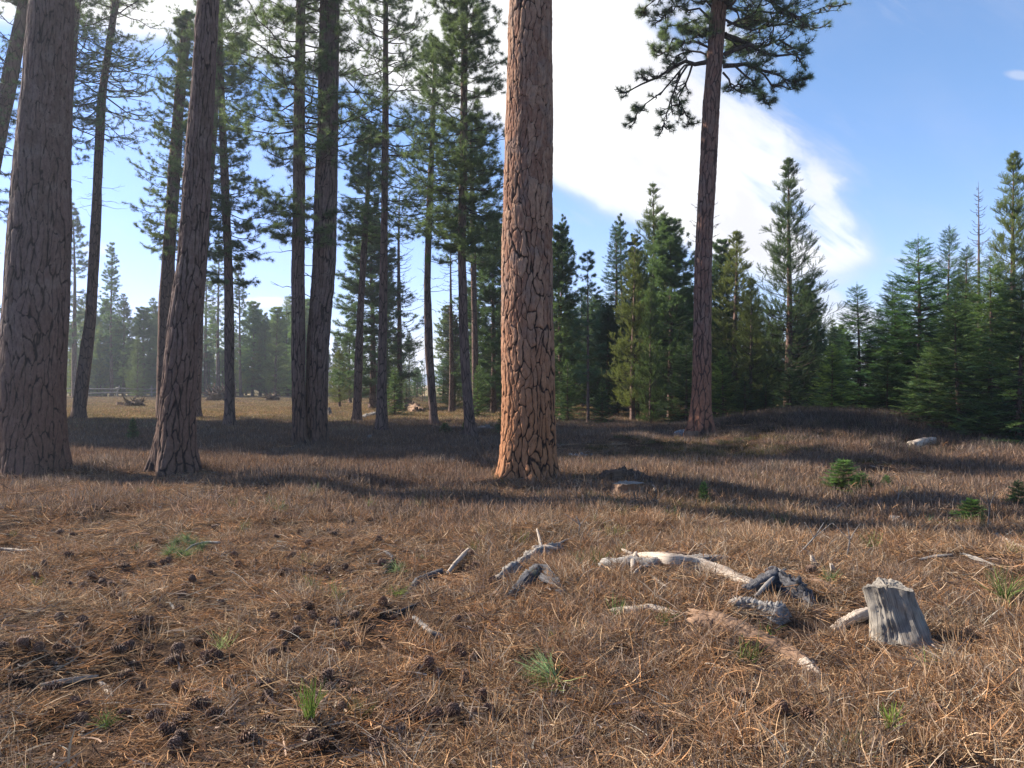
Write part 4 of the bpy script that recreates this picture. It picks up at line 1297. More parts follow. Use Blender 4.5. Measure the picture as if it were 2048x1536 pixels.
for i, (a, lb) in enumerate([((1626, 1134, .03), 'white splintered stub poking out above the charred root'), ((1665, 1146, .03), 'small white stub right of the splintered one')]):
    b = gp(*a)
    mb = MB(); deadwood(mb, np.array([[0, 0, -.08], [.004, 0, .02], [-.01, .01, .085 - .02 * i]]), [.035 - .012 * i, .032 - .012 * i, .012], 14, 16, .2, 5, 330 + i, 1, .8)
    tag(mb.build('wood_stub', M_WOOD_W, None, loc=b - [0, 0, .03]), lb, 'stub', DW)
# upright thin dead stalks
for i, (px, py, tx, ty, lb) in enumerate([(1788, 1018, 1798, 968, 'thin white dead stalk with a crook in the right middle ground'), (1757, 1020, 1756, 1000, 'short white stalk left of the crooked one'),
                                          (1594, 1112, 1648, 1045, 'thin forked bare twig leaning right above the bleached branch'), (1692, 1120, 1694, 1046, 'straight thin bare stem right of the leaning forked twig'),
                                          (1975, 1060, 1972, 975, 'thin black twiggy seedling stem near the right edge'), (1156, 1072, 1152, 1032, 'thin pale stem above the rotten roots')]):
    p = G(px, py); q_ = W(tx, ty, p[1])
    mb = MB(); mid_ = (p + q_) / 2 + [.03, 0, .01]
    deadwood(mb, np.array([p - [0, 0, .05], p, mid_, q_]) - p, [.009, .008, .006, .003], 7, 20, .15, 3, 340 + i, 1, .2)
    sd = (q_ - mid_)
    for sgn in (-1, 1):
        deadwood(mb, np.array([mid_, mid_ + sd * .4 + [sgn * .06, .02, .02], mid_ + sd * .6 + [sgn * .12, .03, .05]]) - p, [.004, .003, .0015], 5, 8, .1, 3, 350 + i)
    tag(mb.build('dead_stem', M_WOOD_D if i == 4 else M_WOOD_G, None, loc=p), lb, 'stem', 'thin dead stems')


def stump(px, py, wpx, hpx, label, material, seed, group='stumps in the clearing', lean=(0, 0), flat=True, name='tree_stump', Y=None, top_mat=None, rag=1.0):
    p = G(px, py)
    sc = p[1] / F
    r = wpx * sc / 2; h = hpx * sc
    g_ = np.random.default_rng(seed)
    ns, N = 96, 34
    t = np.linspace(0, 1, N); A = np.repeat((np.arange(ns) / ns * 6.2832)[None], N, 0)
    ph = g_.uniform(0, 6.28, 6)
    EXC.extend([(p[0], p[1] - r, r), (p[0] - r * .7, p[1] - r * .7, r * .8), (p[0] + r * .7, p[1] - r * .7, r * .8), (p[0], p[1], r)])
    spl = g_.uniform(-1, 1, ns); spl = .5 * spl + .3 * np.roll(spl, 1) + .2 * np.roll(spl, -1)
    ragged = .5 + .5 * np.sin(A[0] + ph[4])
    topn = 1 + .05 * np.sin(2 * A[0] + ph[4]) + rag * (.10 * spl * ragged - .10 * ragged)
    zz_ = -.1 + (h * topn[None] + .1) * t[:, None]
    kn = fbm(A, zz_ / max(h, .05) + 1, 6, 2.0, 4, g_, .6)
    gr_ = g_.uniform(-1, 1, ns)
    rad = r * (.62 + .50 * (1 - t) ** 2.0)[:, None] * (1 + .10 * np.sin(3 * A + ph[0]) + .05 * np.sin(7 * A + t[:, None] * 2 + ph[1]) + .05 * gr_[None] * (.5 + t[:, None]) + .11 * kn)
    V = np.stack([rad * np.cos(A) + lean[0] * zz_, rad * np.sin(A) + lean[1] * zz_, zz_], -1)
    idx = np.arange(N * ns).reshape(N, ns)
    q = np.stack([idx[:-1], np.roll(idx, -1, 1)[:-1], np.roll(idx, -1, 1)[1:], idx[1:]], -1).reshape(-1, 4)
    mb = MB(); mb.add(V, q, along=(zz_ * 1.0).ravel(), round=(np.abs(A - math.pi) * r * 3).ravel())
    o = mb.build(name, material, None, loc=p)
    tag(o, label, 'stump', group)
    # cut face
    cb = MB()
    rings = 8
    Vc = []
    for k in range(rings + 1):
        f_ = 1 - k / rings
        ring = V[-1] * 1.0
        c_ = ring.mean(0)
        pt = c_ + (ring - c_) * f_
        pt[:, 2] += -.02 * h * (1 - f_) + g_.normal(0, .012 * h, ns) * (k > 0)
        pt[:, 2] += .002 if k == 0 else 0
        Vc.append(pt)
    Vc = np.concatenate(Vc)
    ix = np.arange((rings + 1) * ns).reshape(rings + 1, ns)
    qc = np.stack([ix[:-1], np.roll(ix, -1, 1)[:-1], np.roll(ix, -1, 1)[1:], ix[1:]], -1).reshape(-1, 4)
    cb.add(Vc, qc, along=np.repeat(np.linspace(1, 0, rings + 1), ns) * r * 30, round=np.repeat(np.linspace(1, 0, rings + 1), ns) * .3)
    cb.build('cut_face', top_mat or material, o)
    return o


stump(1806, 1284, 136, 112, 'weathered grey leaning stump with splintered grain in the right foreground', M_WOOD_S, 401, lean=(-.24, .10), rag=.55)
stump(1250, 988, 92, 24, 'low cut stump with a pale grey top beside the orange trunk', M_WOOD_B, 402, lean=(.1, -.3), top_mat=M_WOOD_S)
piece('rotten_log', 'short dark red rotten log lying behind the low cut stump', 'log', [(1206, 966, .12), (1228, 962, .16), (1262, 962, .18), (1300, 966, .10)], [.13, .15, .13, .08], M_ROOTS, 403, .25, group=DW)
piece('bleached_splinter', 'pale splintered prong standing right of the low cut stump', 'splinter', [(1312, 990, .0), (1310, 984, .10), (1306, 980, .19)], [.03, .025, .01], M_WOOD_W, 404, .2, group=DW, jag=.8)
piece('dark_branch', 'black branch leaning across the ground right of the low cut stump', 'branch', [(1300, 970, .12), (1325, 976, .08), (1342, 984, .02)], [.012, .014, .01], M_WOOD_D, 405, group=DW)
for args in [(675, 852, 15, 9, 'small dark stump in the meadow right of the touching pair', M_WOOD_B, 411), (740, 884, 13, 14, 'small grey stump close to the foot of the tall airy pine', M_WOOD_G, 412),
             (975, 861, 14, 12, 'pale small stump left of the orange trunk', M_WOOD_G, 413), (1120, 846, 18, 12, 'dark stump just right of the orange trunk', M_WOOD_D, 414),
             (1206, 866, 30, 10, 'wide low stump under the thin small pine', M_WOOD_B, 415), (1385, 876, 44, 14, 'wide dark stump at the foot of the spreading-crown ponderosa', M_WOOD_B, 416),
             (1790, 1052, 34, 20, 'low mossy stump in the right middle ground', M_WOOD_G, 417), (240, 812, 20, 8, 'low rotten stump in the left meadow', M_WOOD_B, 418)]:
    stump(*args)
FL = 'fallen logs in the clearing'
piece('fallen_log', 'short pale fallen log on the mound in front of the right firs', 'log', [(1822, 890, .18), (1845, 889, .18), (1868, 889, .16)], [.10, .10, .09], M_WOOD_W, 421, .06, group=FL, ns=20)
piece('fallen_log', 'grey tilted log behind the slim pines in the meadow', 'log', [(716, 842, .1), (732, 838, .18), (750, 833, .30)], [.14, .16, .12], M_WOOD_G, 422, .15, group=FL)
piece('fallen_log', 'thin bleached pole lying in the left meadow', 'log', [(330, 838, .03), (372, 838, .05), (445, 840, .03)], [.05, .05, .04], M_WOOD_W, 423, .1, group=FL)
piece('fallen_log', 'dark thin log lying right of the straight pole pine', 'log', [(468, 838, .05), (505, 836, .05)], [.06, .05], M_WOOD_D, 424, .1, group=FL)
piece('fallen_log', 'pale short log beside the pale small stump', 'log', [(948, 862, .1), (962, 860, .12), (985, 860, .1)], [.10, .11, .09], M_WOOD_W, 425, .1, group=FL)
piece('leaning_snag', 'reddish broken snag leaning left behind the young bright fir', 'snag', [(838, 826, .1), (825, 820, .35), (816, 818, .9), (811, 818, 1.55)], [.3, .28, .18, .14], M_WOOD_B, 426, .25, group=FL)
piece('snag_post', 'small broken post-like snag right of the touching pair', 'snag', [(660, 832, 0), (659, 832, .5), (657, 832, .95)], [.09, .08, .05], M_WOOD_G, 427, .2, group=FL)


def root_plate(px, py, wm, label, seed):
    p = G(px, py); g_ = np.random.default_rng(seed)
    mb = MB()
    deadwood(mb, np.array([[-wm * .4, 0, .1], [0, 0, wm * .22], [wm * .4, 0, .12]]), [wm * .07, wm * .16, wm * .06], 20, 24, .5, 5, seed, .8, .9)
    for k in range(34):
        a = g_.uniform(-.3, 3.4); L = wm * g_.uniform(.25, .6)
        s_ = np.array([g_.uniform(-.25, .25) * wm, 0, wm * .18])
        d = np.array([math.cos(a), g_.normal() * .4, abs(math.sin(a)) * .8])
        deadwood(mb, np.array([s_, s_ + d * L * .5 + g_.normal(size=3) * .05, s_ + d * L + g_.normal(size=3) * .12]), [wm * .05, wm * .03, wm * .008], 6, 10, .2, 3, seed + k)
    tag(mb.build('root_plate', M_ROOTS, None, loc=p), label, 'roots', 'upturned roots in the left meadow')


root_plate(270, 815, 1.4, 'low mound of upturned roots in the meadow left of the leaning furrowed trunk', 431)
root_plate(440, 803, 2.6, 'big dark upturned root plate behind the straight pole pine', 432)
root_plate(545, 802, 1.4, 'small heap of brush and roots left of the touching pair', 433)

# rock and stones
def rock(px, py, wpx, hpx, label, seed, col=(.20, .20, .20), group='rocks', name='rock'):
    p = G(px, py); sc = p[1] / F
    g_ = np.random.default_rng(seed)
    n_ = 18
    th = np.linspace(0, math.pi, n_); ph = np.arange(28) / 28 * 6.2832
    T_, P_ = np.meshgrid(th, ph, indexing='ij')
    rad = 1 + .14 * np.sin(3 * P_ + 2 * T_ + seed) + .1 * np.sin(5 * T_ - 4 * P_) + .05 * np.sin(9 * P_ + 7 * T_) + .03 * np.sin(17 * P_ - 11 * T_)
    V = np.stack([rad * np.sin(T_) * np.cos(P_) * wpx * sc / 2, rad * np.sin(T_) * np.sin(P_) * wpx * sc / 2.5, rad * np.cos(T_) * hpx * sc], -1)
    idx = np.arange(n_ * 28).reshape(n_, 28)
    q = np.stack([idx[:-1], np.roll(idx, -1, 1)[:-1], np.roll(idx, -1, 1)[1:], idx[1:]], -1).reshape(-1, 4)
    mb = MB(); mb.add(V, q[:, ::-1])
    o = mb.build(name, M_ROCK, None, loc=p)
    return tag(o, label, 'rock', group)


M_ROCK, n = mat('lichen_rock')
pos = n.node('ShaderNodeNewGeometry').outputs['Position']
finish(n, n.mix(n.step(n.noise(pos, 12, 6, .7), .4, .62), (.12, .12, .125), (.34, .35, .35)), .9, n.noise(pos, 30, 5, .7), .6, .01)
rock(1362, 872, 34, 11, 'rounded grey boulder left of the wide dark stump', 441)
for i, (dx, dy, s_) in enumerate([(-16, 1, 10), (-6, 3, 12), (4, 0, 11), (14, 3, 10), (24, 1, 9), (0, 7, 9), (12, 8, 9), (-10, 8, 8)]):
    rock(1158 + dx, 911 + dy, s_, s_ * .5, 'one of the little grey stones heaped right of the orange trunk', 450 + i, group='little stone heap', name='stone')

# ------------------------------------------------------------------ fence at the far left
def fence():
    Y = 84.0
    m = M_WOOD_G
    x0 = (20 - 1024) / F * Y
    e_ = empty('rail_fence', (x0, Y, ghf(x0, Y)), 'weathered two-rail wooden fence along the far side of the left meadow', 'fence')
    posts = [32, 100, 168, 236, 304, 372]
    g_ = np.random.default_rng(4)
    prev = None
    for px in posts:
        X = (px - 1024) / F * Y; z = ghf(X, Y)
        mb = MB(); l1, l2 = g_.normal(0, .07, 2)
        deadwood(mb, np.array([[X - x0, 0, -.2], [X - x0 + l1, 0, .6], [X - x0 + l2, 0, 1.3]]), [.10, .09, .07], 10, 12, .12, 4, px)
        mb.build('post', M_WOOD_G, e_)
        if prev is not None:
            for h in (.55, 1.0):
                mb = MB()
                deadwood(mb, np.array([[prev - x0 - .2, -.1, h + g_.normal(0, .05)], [(prev + X) / 2 - x0, -.1, h - .03], [X - x0 + .2, -.1, h + g_.normal(0, .06)]]), [.055, .06, .05], 8, 14, .1, 3, px + int(h * 100))
                mb.build('rail', m, e_)
        prev = X


fence()

# ------------------------------------------------------------------ small green seedlings and shrubs
def seedling(px, py, hpx, wide, label, tint, kind='firS', group='small green seedlings and bushes', name='fir_seedling', cat='seedling'):
    p = G(px, py)
    H = hpx * p[1] / F
    v = VAR[kind]; s = H / v['H']
    e_ = empty(name, p, label, cat, group)
    e_.rotation_euler = (0, 0, rnd.uniform(0, 6.28)); e_.scale = (s * wide, s * wide, s)
    for pn, me in v['parts']:
        c = link(pn, me, e_); c.color = (*tint, 1)


seedling(1688, 982, 62, 1.9, 'bushy bright green fir seedling in front of the mound', (.95, 1.2, .6))
seedling(1724, 988, 42, 1.8, 'lower right half of the bushy seedlings in front of the mound', (.7, .95, .55))
seedling(1772, 985, 34, 1.2, 'smaller dull green seedling right of the bushy one', (.8, 1.05, .7))
seedling(1942, 1044, 46, 2.0, 'flat spreading bright green shrublet near the right edge', (.9, 1.2, .5))
seedling(2035, 1022, 60, 1.2, 'dark green fir seedling cut by the right edge', (.9, 1.2, .7))
seedling(890, 866, 20, 1.9, 'small flat green fir bush left of the curved furrowed foot', (.9, 1.3, .9))
seedling(930, 866, 24, 1.0, 'pale little seedling beside the curved furrowed foot', (1.2, 1.4, .9))
seedling(266, 882, 44, .8, 'faint thin pine seedling in the shaded grass of the left meadow', (.8, .95, .7))
seedling(1408, 1012, 48, .9, 'tiny fir seedling in the dark herbs right of the low cut stump', (.8, 1.1, .6))
seedling(1005, 868, 44, .9, 'young fir hugging the left side of the orange trunk', (.8, 1.1, .8))
seedling(1965, 1062, 44, .35, 'spindly dark seedling near the right edge', (.35, .4, .3))

# ------------------------------------------------------------------ pine cones
def cone_mesh(seed, closed=.0):
    g_ = np.random.default_rng(seed)
    mb = MB()
    L, Rm = .085, .036
    # core
    n_ = 8; t = np.linspace(0, 1, n_)
    rc = Rm * .55 * np.sin(np.clip(t, .03, .97) * math.pi) ** .6
    V, q = tubes(np.stack([np.zeros(n_), np.zeros(n_), (t - .45) * L], -1)[None], rc[None], 8)
    mb.add(V, q, tip=0.0)
    ns = 92
    for k in range(ns):
        t = (k + .5) / ns
        a = k * 2.39996
        prof = math.sin(min(max(t * .92 + .06, 0), 1) * math.pi) ** .65
        r1 = Rm * prof * g_.uniform(.9, 1.12)
        z = (t - .45) * L
        el = math.radians(-20 + 75 * t + g_.normal() * 6)
        rad = np.array([math.cos(a), math.sin(a), 0]); tan = np.array([-math.sin(a), math.cos(a), 0]); upv = np.array([0, 0, 1.])
        d = rad * math.cos(el) + upv * math.sin(el)
        nrm = -rad * math.sin(el) + upv * math.cos(el)
        b = rad * Rm * .2 * prof + upv * z
        wd = .0085 * (.6 + .6 * prof)
        ln = max(r1 * 1.05 - Rm * .2 * prof, .008)
        th_ = .0022
        pts = [b - tan * wd * .35, b + tan * wd * .35,
               b + d * ln * .8 + tan * wd, b + d * ln * .8 - tan * wd,
               b + d * ln + nrm * .002,
               b + d * ln * .86 + nrm * (th_ * 2.0), b + d * ln * .86 - nrm * th_]
        f_ = [(0, 1, 2), (0, 2, 3), (3, 2, 5), (2, 4, 5), (4, 3, 5), (3, 6, 2), (2, 6, 4), (4, 6, 3)]
        mb.add(np.array(pts), np.array(f_), tip=np.array([0, 0, .6, .6, 1, .8, .7]))
    return mb.mesh('pine_cone', M_CONE, False)


M_CONE, n = mat('cone_scales')
oi = n.node('ShaderNodeObjectInfo')
c = n.mix(n.attr('tip'), (.045, .024, .016), (.26, .15, .10))
c = n.mix(n.math('MULTIPLY', oi.outputs['Random'], .6), c, (.10, .065, .05))
finish(n, c, .7, spec=.3)
CONES = [cone_mesh(s) for s in (1, 2, 3, 4)]
g = np.random.default_rng(99)
known = [(555, 1078), (700, 1050), (812, 1108), (362, 1198), (616, 1222), (318, 1228), (282, 1215), (240, 1212), (118, 1245), (766, 1212), (764, 1232), (790, 1242), (706, 1240), (570, 1300), (742, 1268), (820, 1258),
         (846, 1304), (858, 1342), (900, 1340), (875, 1358), (930, 1368), (952, 1320), (985, 1170), (1004, 1386), (948, 1430), (980, 1438), (1060, 1440), (1092, 1322), (684, 1372), (640, 1378), (660, 1388), (690, 1300),
         (665, 1252), (625, 1240), (545, 1245), (1275, 1450), (1310, 1460), (1160, 1478), (1305, 1500), (1982, 1448), (1780, 1420), (1892, 1440), (1668, 1148), (1620, 1150), (330, 1160), (168, 1180), (174, 1190), (232, 1188),
         (250, 1170), (205, 1170), (110, 1190), (290, 1260), (160, 1290), (50, 1292), (130, 1300), (140, 1312), (46, 1300), (352, 1318), (394, 1290), (312, 1442), (365, 1455), (340, 1480), (150, 1448), (390, 1425), (410, 1420),
         (810, 1448), (830, 1440), (510, 1130), (470, 1120), (430, 1060), (780, 1058), (795, 1054), (600, 1068), (650, 1120), (690, 1142), (1238, 1100), (385, 1168), (368, 1178), (420, 1150), (205, 1128), (270, 1100)]
spots = [(x, y) for x, y in known]
while len(spots) < 290:
    if g.uniform() < .70:
        px = g.uniform(-20, 980) if g.uniform() < .75 else g.uniform(900, 2060); py = 985 + 520 * g.uniform() ** 1.15
        if px > 1000 and py < 1290: continue
    else:
        if g.uniform() < .35:
            px = g.uniform(1560, 2040); py = g.uniform(905, 965)
        else:
            px = g.uniform(-20, 860); py = g.uniform(960, 1200)
    if px > 940 and 1090 < py < 1400 and not (px < 1000): continue
    spots.append((px, py))
zone = lambda px, py: ('brown open pine cone lying on the mound slope at the right' if px > 1500 and py < 1000 else 'brown open pine cone in dry stems of the right foreground' if px > 1000
                       else 'brown open pine cone in the litter at the bottom of the view' if py > 1300 else 'brown open pine cone among needles in the left foreground' if py > 1080 else 'small-looking pine cone in the shaded litter near the left trunks')
LAND = [(150, 1362, 'nearest to the peeled level stick'), (212, 1380, 'nearest to the short pale wood chunk'), (348, 1218, 'nearest to the small grey twig'), (372, 1112, 'nearest to the fallen green pine sprig'),
        (796, 1148, 'nearest to the round green needle bunch'), (790, 1200, 'nearest to the flattened green needle bunch'), (856, 1258, 'nearest to the short smooth grey branch'), (770, 1120, 'nearest to the twisted grey stick'),
        (1110, 1372, 'nearest to the big pale green needle tuft'), (620, 1440, 'nearest to the bright green grass tuft'), (445, 1308, 'nearest to the dull green tuft'), (1630, 1140, 'nearest to the white splintered stub'),
        (800, 1312, 'nearest to the bending brown twig'), (790, 1226, 'nearest to the thin wavy twig'), (1000, 1170, 'nearest to the low end of the grey rotten root'), (1780, 1466, 'nearest to the tiny fresh green tuft'),
        (40, 1100, 'nearest to the white stick at the left edge'), (210, 1468, 'nearest to the small green tuft in the lower left'), (1848, 890, 'nearest to the pale fallen log on the mound'), (1690, 975, 'nearest to the bushy green seedling')]
ONE = {}
for lx, ly, lt in LAND:
    k_ = min((k for k in range(len(spots)) if k not in ONE), key=lambda k: math.hypot(spots[k][0] - lx, (spots[k][1] - ly) * 1.5))
    ONE[k_] = 'brown pine cone ' + lt
for i, (px, py) in enumerate(spots):
    p = G(px, py)
    o = bpy.data.objects.new('pine_cone', CONES[i % 4]); COL.objects.link(o)
    s_ = g.uniform(.60, .98)
    o.location = p + [0, 0, .031 * s_ + g.uniform(-.008, .016)]
    EXC.append((p[0], p[1] - .045, .10 * s_))
    o.rotation_euler = (g.uniform(.9, 2.0), g.uniform(-.4, .4), g.uniform(0, 6.28))
    o.scale = (s_, s_, s_)
    lb = zone(px, py)
    if i in ONE:
        tag(o, ONE[i], 'pine cone', 'pine cones beside easily found things')
        continue
    tag(o, lb, 'pine cone', {'brown open pine cone lying on the mound slope at the right': 'cones on the mound slope'}.get(lb, 'pine cones: ' + lb[6:].replace('open ', '')))

# ------------------------------------------------------------------ ground cover
SRC = bpy.data.collections.new('clump_sources')     # never linked to the scene: only read by the ground cover


def blades(n, g_, rad, hmin, hmax, lean0, lean1, wd, cols, N=4, curl=.5, z0=0.0, az=(0, 6.283)):
    """n curved strips; cols list of rgb picked per blade"""
    b = np.zeros((n, 3)); rr = rad * np.sqrt(g_.uniform(0, 1, n)); a = g_.uniform(0, 6.283, n)
    b[:, 0] = rr * np.cos(a); b[:, 1] = rr * np.sin(a); b[:, 2] = z0
    L = g_.uniform(hmin, hmax, n)
    th = np.radians(g_.uniform(lean0, lean1, n)); ph = g_.uniform(*az, n)
    cv = g_.normal(0, curl, n)
    s = np.linspace(0, 1, N)
    ang = th[:, None] + cv[:, None] * s[None]
    dx = np.sin(ang); dz = np.cos(ang)
    st = L[:, None] / (N - 1)
    hx = np.concatenate([np.zeros((n, 1)), np.cumsum(dx[:, :-1] * st, 1)], 1); hz = np.concatenate([np.zeros((n, 1)), np.cumsum(dz[:, :-1] * st, 1)], 1)
    pv = g_.normal(0, .35, n)[:, None] * s[None]
    C = np.stack([b[:, 0:1] + hx * np.cos(ph[:, None] + pv), b[:, 1:2] + hx * np.sin(ph[:, None] + pv), b[:, 2:3] + hz], -1)
    tn = unit(np.gradient(C, axis=1))
    sd = unit(np.cross(tn, g_.normal(size=(n, 1, 3))))
    wv = (wd * g_.uniform(.7, 1.3, n))[:, None] * np.array([1., .95, .8, .35][:N] if N == 4 else np.linspace(1, .3, N))[None]
    V = np.stack([C - sd * wv[:, :, None] / 2, C + sd * wv[:, :, None] / 2], 2)      # n,N,2,3
    idx = np.arange(n * N * 2).reshape(n, N, 2)
    q = np.stack([idx[:, :-1, 0], idx[:, :-1, 1], idx[:, 1:, 1], idx[:, 1:, 0]], -1).reshape(-1, 4)
    cc = np.array(cols)[g_.integers(0, len(cols), n)] * g_.uniform(.4, 1.45, (n, 1))
    col = np.repeat(cc[:, None, :], N * 2, 1).reshape(-1, 3)
    return V.reshape(-1, 3), q, col


def clump(name, parts):
    V, Q, Cc, n0 = [], [], [], 0
    for v, q, c_ in parts:
        V.append(v); Q.append(q + n0); Cc.append(c_); n0 += len(v)
    mb = MB(); mb.add(np.concatenate(V), np.concatenate(Q))
    me = mb.mesh(name, M_STRAND)
    a = me.attributes.new('col', 'FLOAT_COLOR', 'POINT')
    c4 = np.concatenate([np.concatenate(Cc), np.ones((n0, 1))], 1).astype(np.float32)
    a.data.foreach_set('color', c4.ravel())
    o = bpy.data.objects.new(name, me); SRC.objects.link(o)
    return o


ORG = [(.35, .205, .11), (.27, .15, .08), (.42, .265, .155), (.18, .105, .065)]
TAN = [(.38, .27, .175), (.29, .20, .135), (.50, .38, .27), (.19, .13, .095)]
PUR = [(.165, .12, .10), (.22, .16, .13), (.115, .083, .072), (.26, .19, .15)]
GRY = [(.34, .28, .23), (.26, .21, .17), (.44, .38, .32)]
GRE = [(.11, .17, .05), (.16, .22, .07), (.09, .13, .045)]
OLV = [(.10, .10, .045), (.13, .12, .05), (.08, .075, .04), (.17, .12, .06)]
kinds = {}
for i in range(4):     # flat needle litter
    g_ = np.random.default_rng(500 + i)
    kinds.setdefault('litter', []).append(clump('a_litter_%d' % i, [blades(84, g_, .17, .06, .155, 74, 98, .0030, ORG + TAN[:2], 4, .25, .010), blades(24, g_, .16, .04, .11, 66, 95, .0026, GRY + PUR + PUR, 4, .5, .014)]))
for i in range(4):     # orange needles and standing stems, mixed
    g_ = np.random.default_rng(520 + i)
    kinds.setdefault('mixed', []).append(clump('b_mixed_%d' % i, [blades(52, g_, .15, .08, .18, 45, 95, .0034, ORG + TAN, 4, .5, .01), blades(7, g_, .12, .08, .20, 10, 55, .0030, PUR + GRY, 4, .6)]))
for i in range(4):     # wiry brown stems
    g_ = np.random.default_rng(540 + i)
    kinds.setdefault('wiry', []).append(clump('c_wiry_%d' % i, [blades(26, g_, .13, .06, .19, 5, 65, .0028, PUR + PUR + TAN[1:2] + ORG[1:2], 4, .9), blades(36, g_, .15, .05, .12, 30, 95, .0030, PUR + ORG, 4, 1.0, .02)]))
for i in range(4):     # dry grass tufts
    g_ = np.random.default_rng(560 + i)
    kinds.setdefault('tuft', []).append(clump('d_tuft_%d' % i, [blades(46, g_, .06, .07, .18, 15, 80, .0034, TAN + GRY[:1] + ORG[:2], 4, .9)]))
for i in range(4):     # twigs, chips and bark scraps
    g_ = np.random.default_rng(570 + i)
    kinds.setdefault('scrap', []).append(clump('dd_scrap_%d' % i, [blades(9, g_, .16, .05, .20, 70, 95, .0075, PUR + GRY + PUR, 4, .35, .02), blades(10, g_, .17, .015, .04, 60, 95, .012, GRY[2:] + PUR + ORG[:1] + PUR, 3, .3, .015)]))
for i in range(3):     # green tufts
    g_ = np.random.default_rng(580 + i)
    kinds.setdefault('green', []).append(clump('e_green_%d' % i, [blades(45, g_, .05, .06, .17, 5, 65, .0032, GRE, 4, .6)]))
for i in range(3):     # low dark herbs
    g_ = np.random.default_rng(600 + i)
    kinds.setdefault('herb', []).append(clump('f_herb_%d' % i, [blades(110, g_, .16, .03, .10, 10, 80, .007, OLV, 4, .7), blades(30, g_, .15, .05, .16, 0, 50, .003, PUR, 4, .7)]))
for i in range(3):     # wide coarse clump for the distance
    g_ = np.random.default_rng(620 + i)
    kinds.setdefault('far', []).append(clump('g_far_%d' % i, [blades(190, g_, .45, .06, .17, 5, 65, .006, PUR + PUR + PUR + TAN[1:2] + ORG[1:2], 4, .8)]))
for i in range(3):
    g_ = np.random.default_rng(640 + i)
    kinds.setdefault('meadow', []).append(clump('h_meadow_%d' % i, [blades(170, g_, .6, .04, .11, 15, 70, .010, [(.23, .19, .095), (.31, .22, .14), (.19, .17, .08), (.32, .21, .145)], 4, .6)]))
for i in range(3):     # dark twiggy heath
    g_ = np.random.default_rng(660 + i)
    kinds.setdefault('heath', []).append(clump('i_heath_%d' % i, [blades(150, g_, .30, .08, .24, 5, 65, .006, [(.10, .075, .07), (.13, .095, .085), (.085, .08, .05), (.16, .12, .10)], 4, .8)]))
ORDER = sorted(o.name for o in SRC.objects)


def cover(name, label, kindlist, pts):
    """one object whose geometry nodes set a clump on every point; pts (n,7): x y z idx rotz tilt scale"""
    me = bpy.data.meshes.new(name)
    n_ = len(pts)
    me.vertices.add(n_); me.vertices.foreach_set('co', pts[:, :3].astype(np.float32).ravel())
    at = me.attributes.new('pick', 'INT', 'POINT'); at.data.foreach_set('value', pts[:, 3].astype(np.int32))
    at = me.attributes.new('rot', 'FLOAT_VECTOR', 'POINT'); at.data.foreach_set('vector', np.stack([pts[:, 5], pts[:, 5] * .3, pts[:, 4]], -1).astype(np.float32).ravel())
    at = me.attributes.new('scl', 'FLOAT', 'POINT'); at.data.foreach_set('value', pts[:, 6].astype(np.float32))
    o = bpy.data.objects.new(name, me); COL.objects.link(o)
    ng = bpy.data.node_groups.new(name, 'GeometryNodeTree')
    ng.interface.new_socket('Geometry', in_out='INPUT', socket_type='NodeSocketGeometry')
    ng.interface.new_socket('Geometry', in_out='OUTPUT', socket_type='NodeSocketGeometry')
    N_ = ng.nodes; Lk = ng.links
    gi = N_.new('NodeGroupInput'); go = N_.new('NodeGroupOutput')
    ci = N_.new('GeometryNodeCollectionInfo'); ci.inputs['Collection'].default_value = SRC
    ci.inputs['Separate Children'].default_value = True; ci.inputs['Reset Children'].default_value = True
    ip = N_.new('GeometryNodeInstanceOnPoints')
    def na(nm, dt):
        a_ = N_.new('GeometryNodeInputNamedAttribute'); a_.data_type = dt; a_.inputs['Name'].default_value = nm
        return [s for s in a_.outputs if s.enabled and s.name == 'Attribute'][0]
    Lk.new(gi.outputs[0], ip.inputs['Points']); Lk.new(ci.outputs[0], ip.inputs['Instance'])
    ip.inputs['Pick Instance'].default_value = True
    Lk.new(na('pick', 'INT'), ip.inputs['Instance Index'])
    Lk.new(na('rot', 'FLOAT_VECTOR'), ip.inputs['Rotation'])
    Lk.new(na('scl', 'FLOAT'), ip.inputs['Scale'])
    Lk.new(ip.outputs[0], go.inputs[0])
    md = o.modifiers.new('clumps', 'NODES'); md.node_group = ng
    tag(o, label, 'grass' if 'grass' in name else 'litter', kind='stuff')
    return o


def sfn(x, y, seed):
    """smooth patchiness 0..1"""
    g_ = np.random.default_rng(seed); v = 0
    for lam in (4.0, 2.1, 1.1):
        for k in range(3):
            a = g_.uniform(0, 6.28); v = v + np.sin((x * math.cos(a) + y * math.sin(a)) * 6.28 / lam + g_.uniform(0, 6.28)) * lam ** .4
    return 1 / (1 + np.exp(-v * .9))


def sample(n_, Y0, Y1, gam, g_, margin=1.12):
    """points in the view wedge; gam shapes how density falls with distance"""
    u = g_.uniform(0, 1, n_)
    Yv = (Y0 ** gam + (Y1 ** gam - Y0 ** gam) * u) ** (1 / gam)
    Xv = g_.uniform(-1, 1, n_) * (Yv * .662 * margin + .5)
    return Xv, Yv


def clear(X, Y, frac, g_):
    E = np.array(EXC)
    hit = np.zeros(len(X), bool)
    for ex, ey, er in E:
        hit |= (X - ex) ** 2 + (Y - ey) ** 2 < er ** 2
    return ~(hit & (g_.uniform(size=len(X)) < frac))


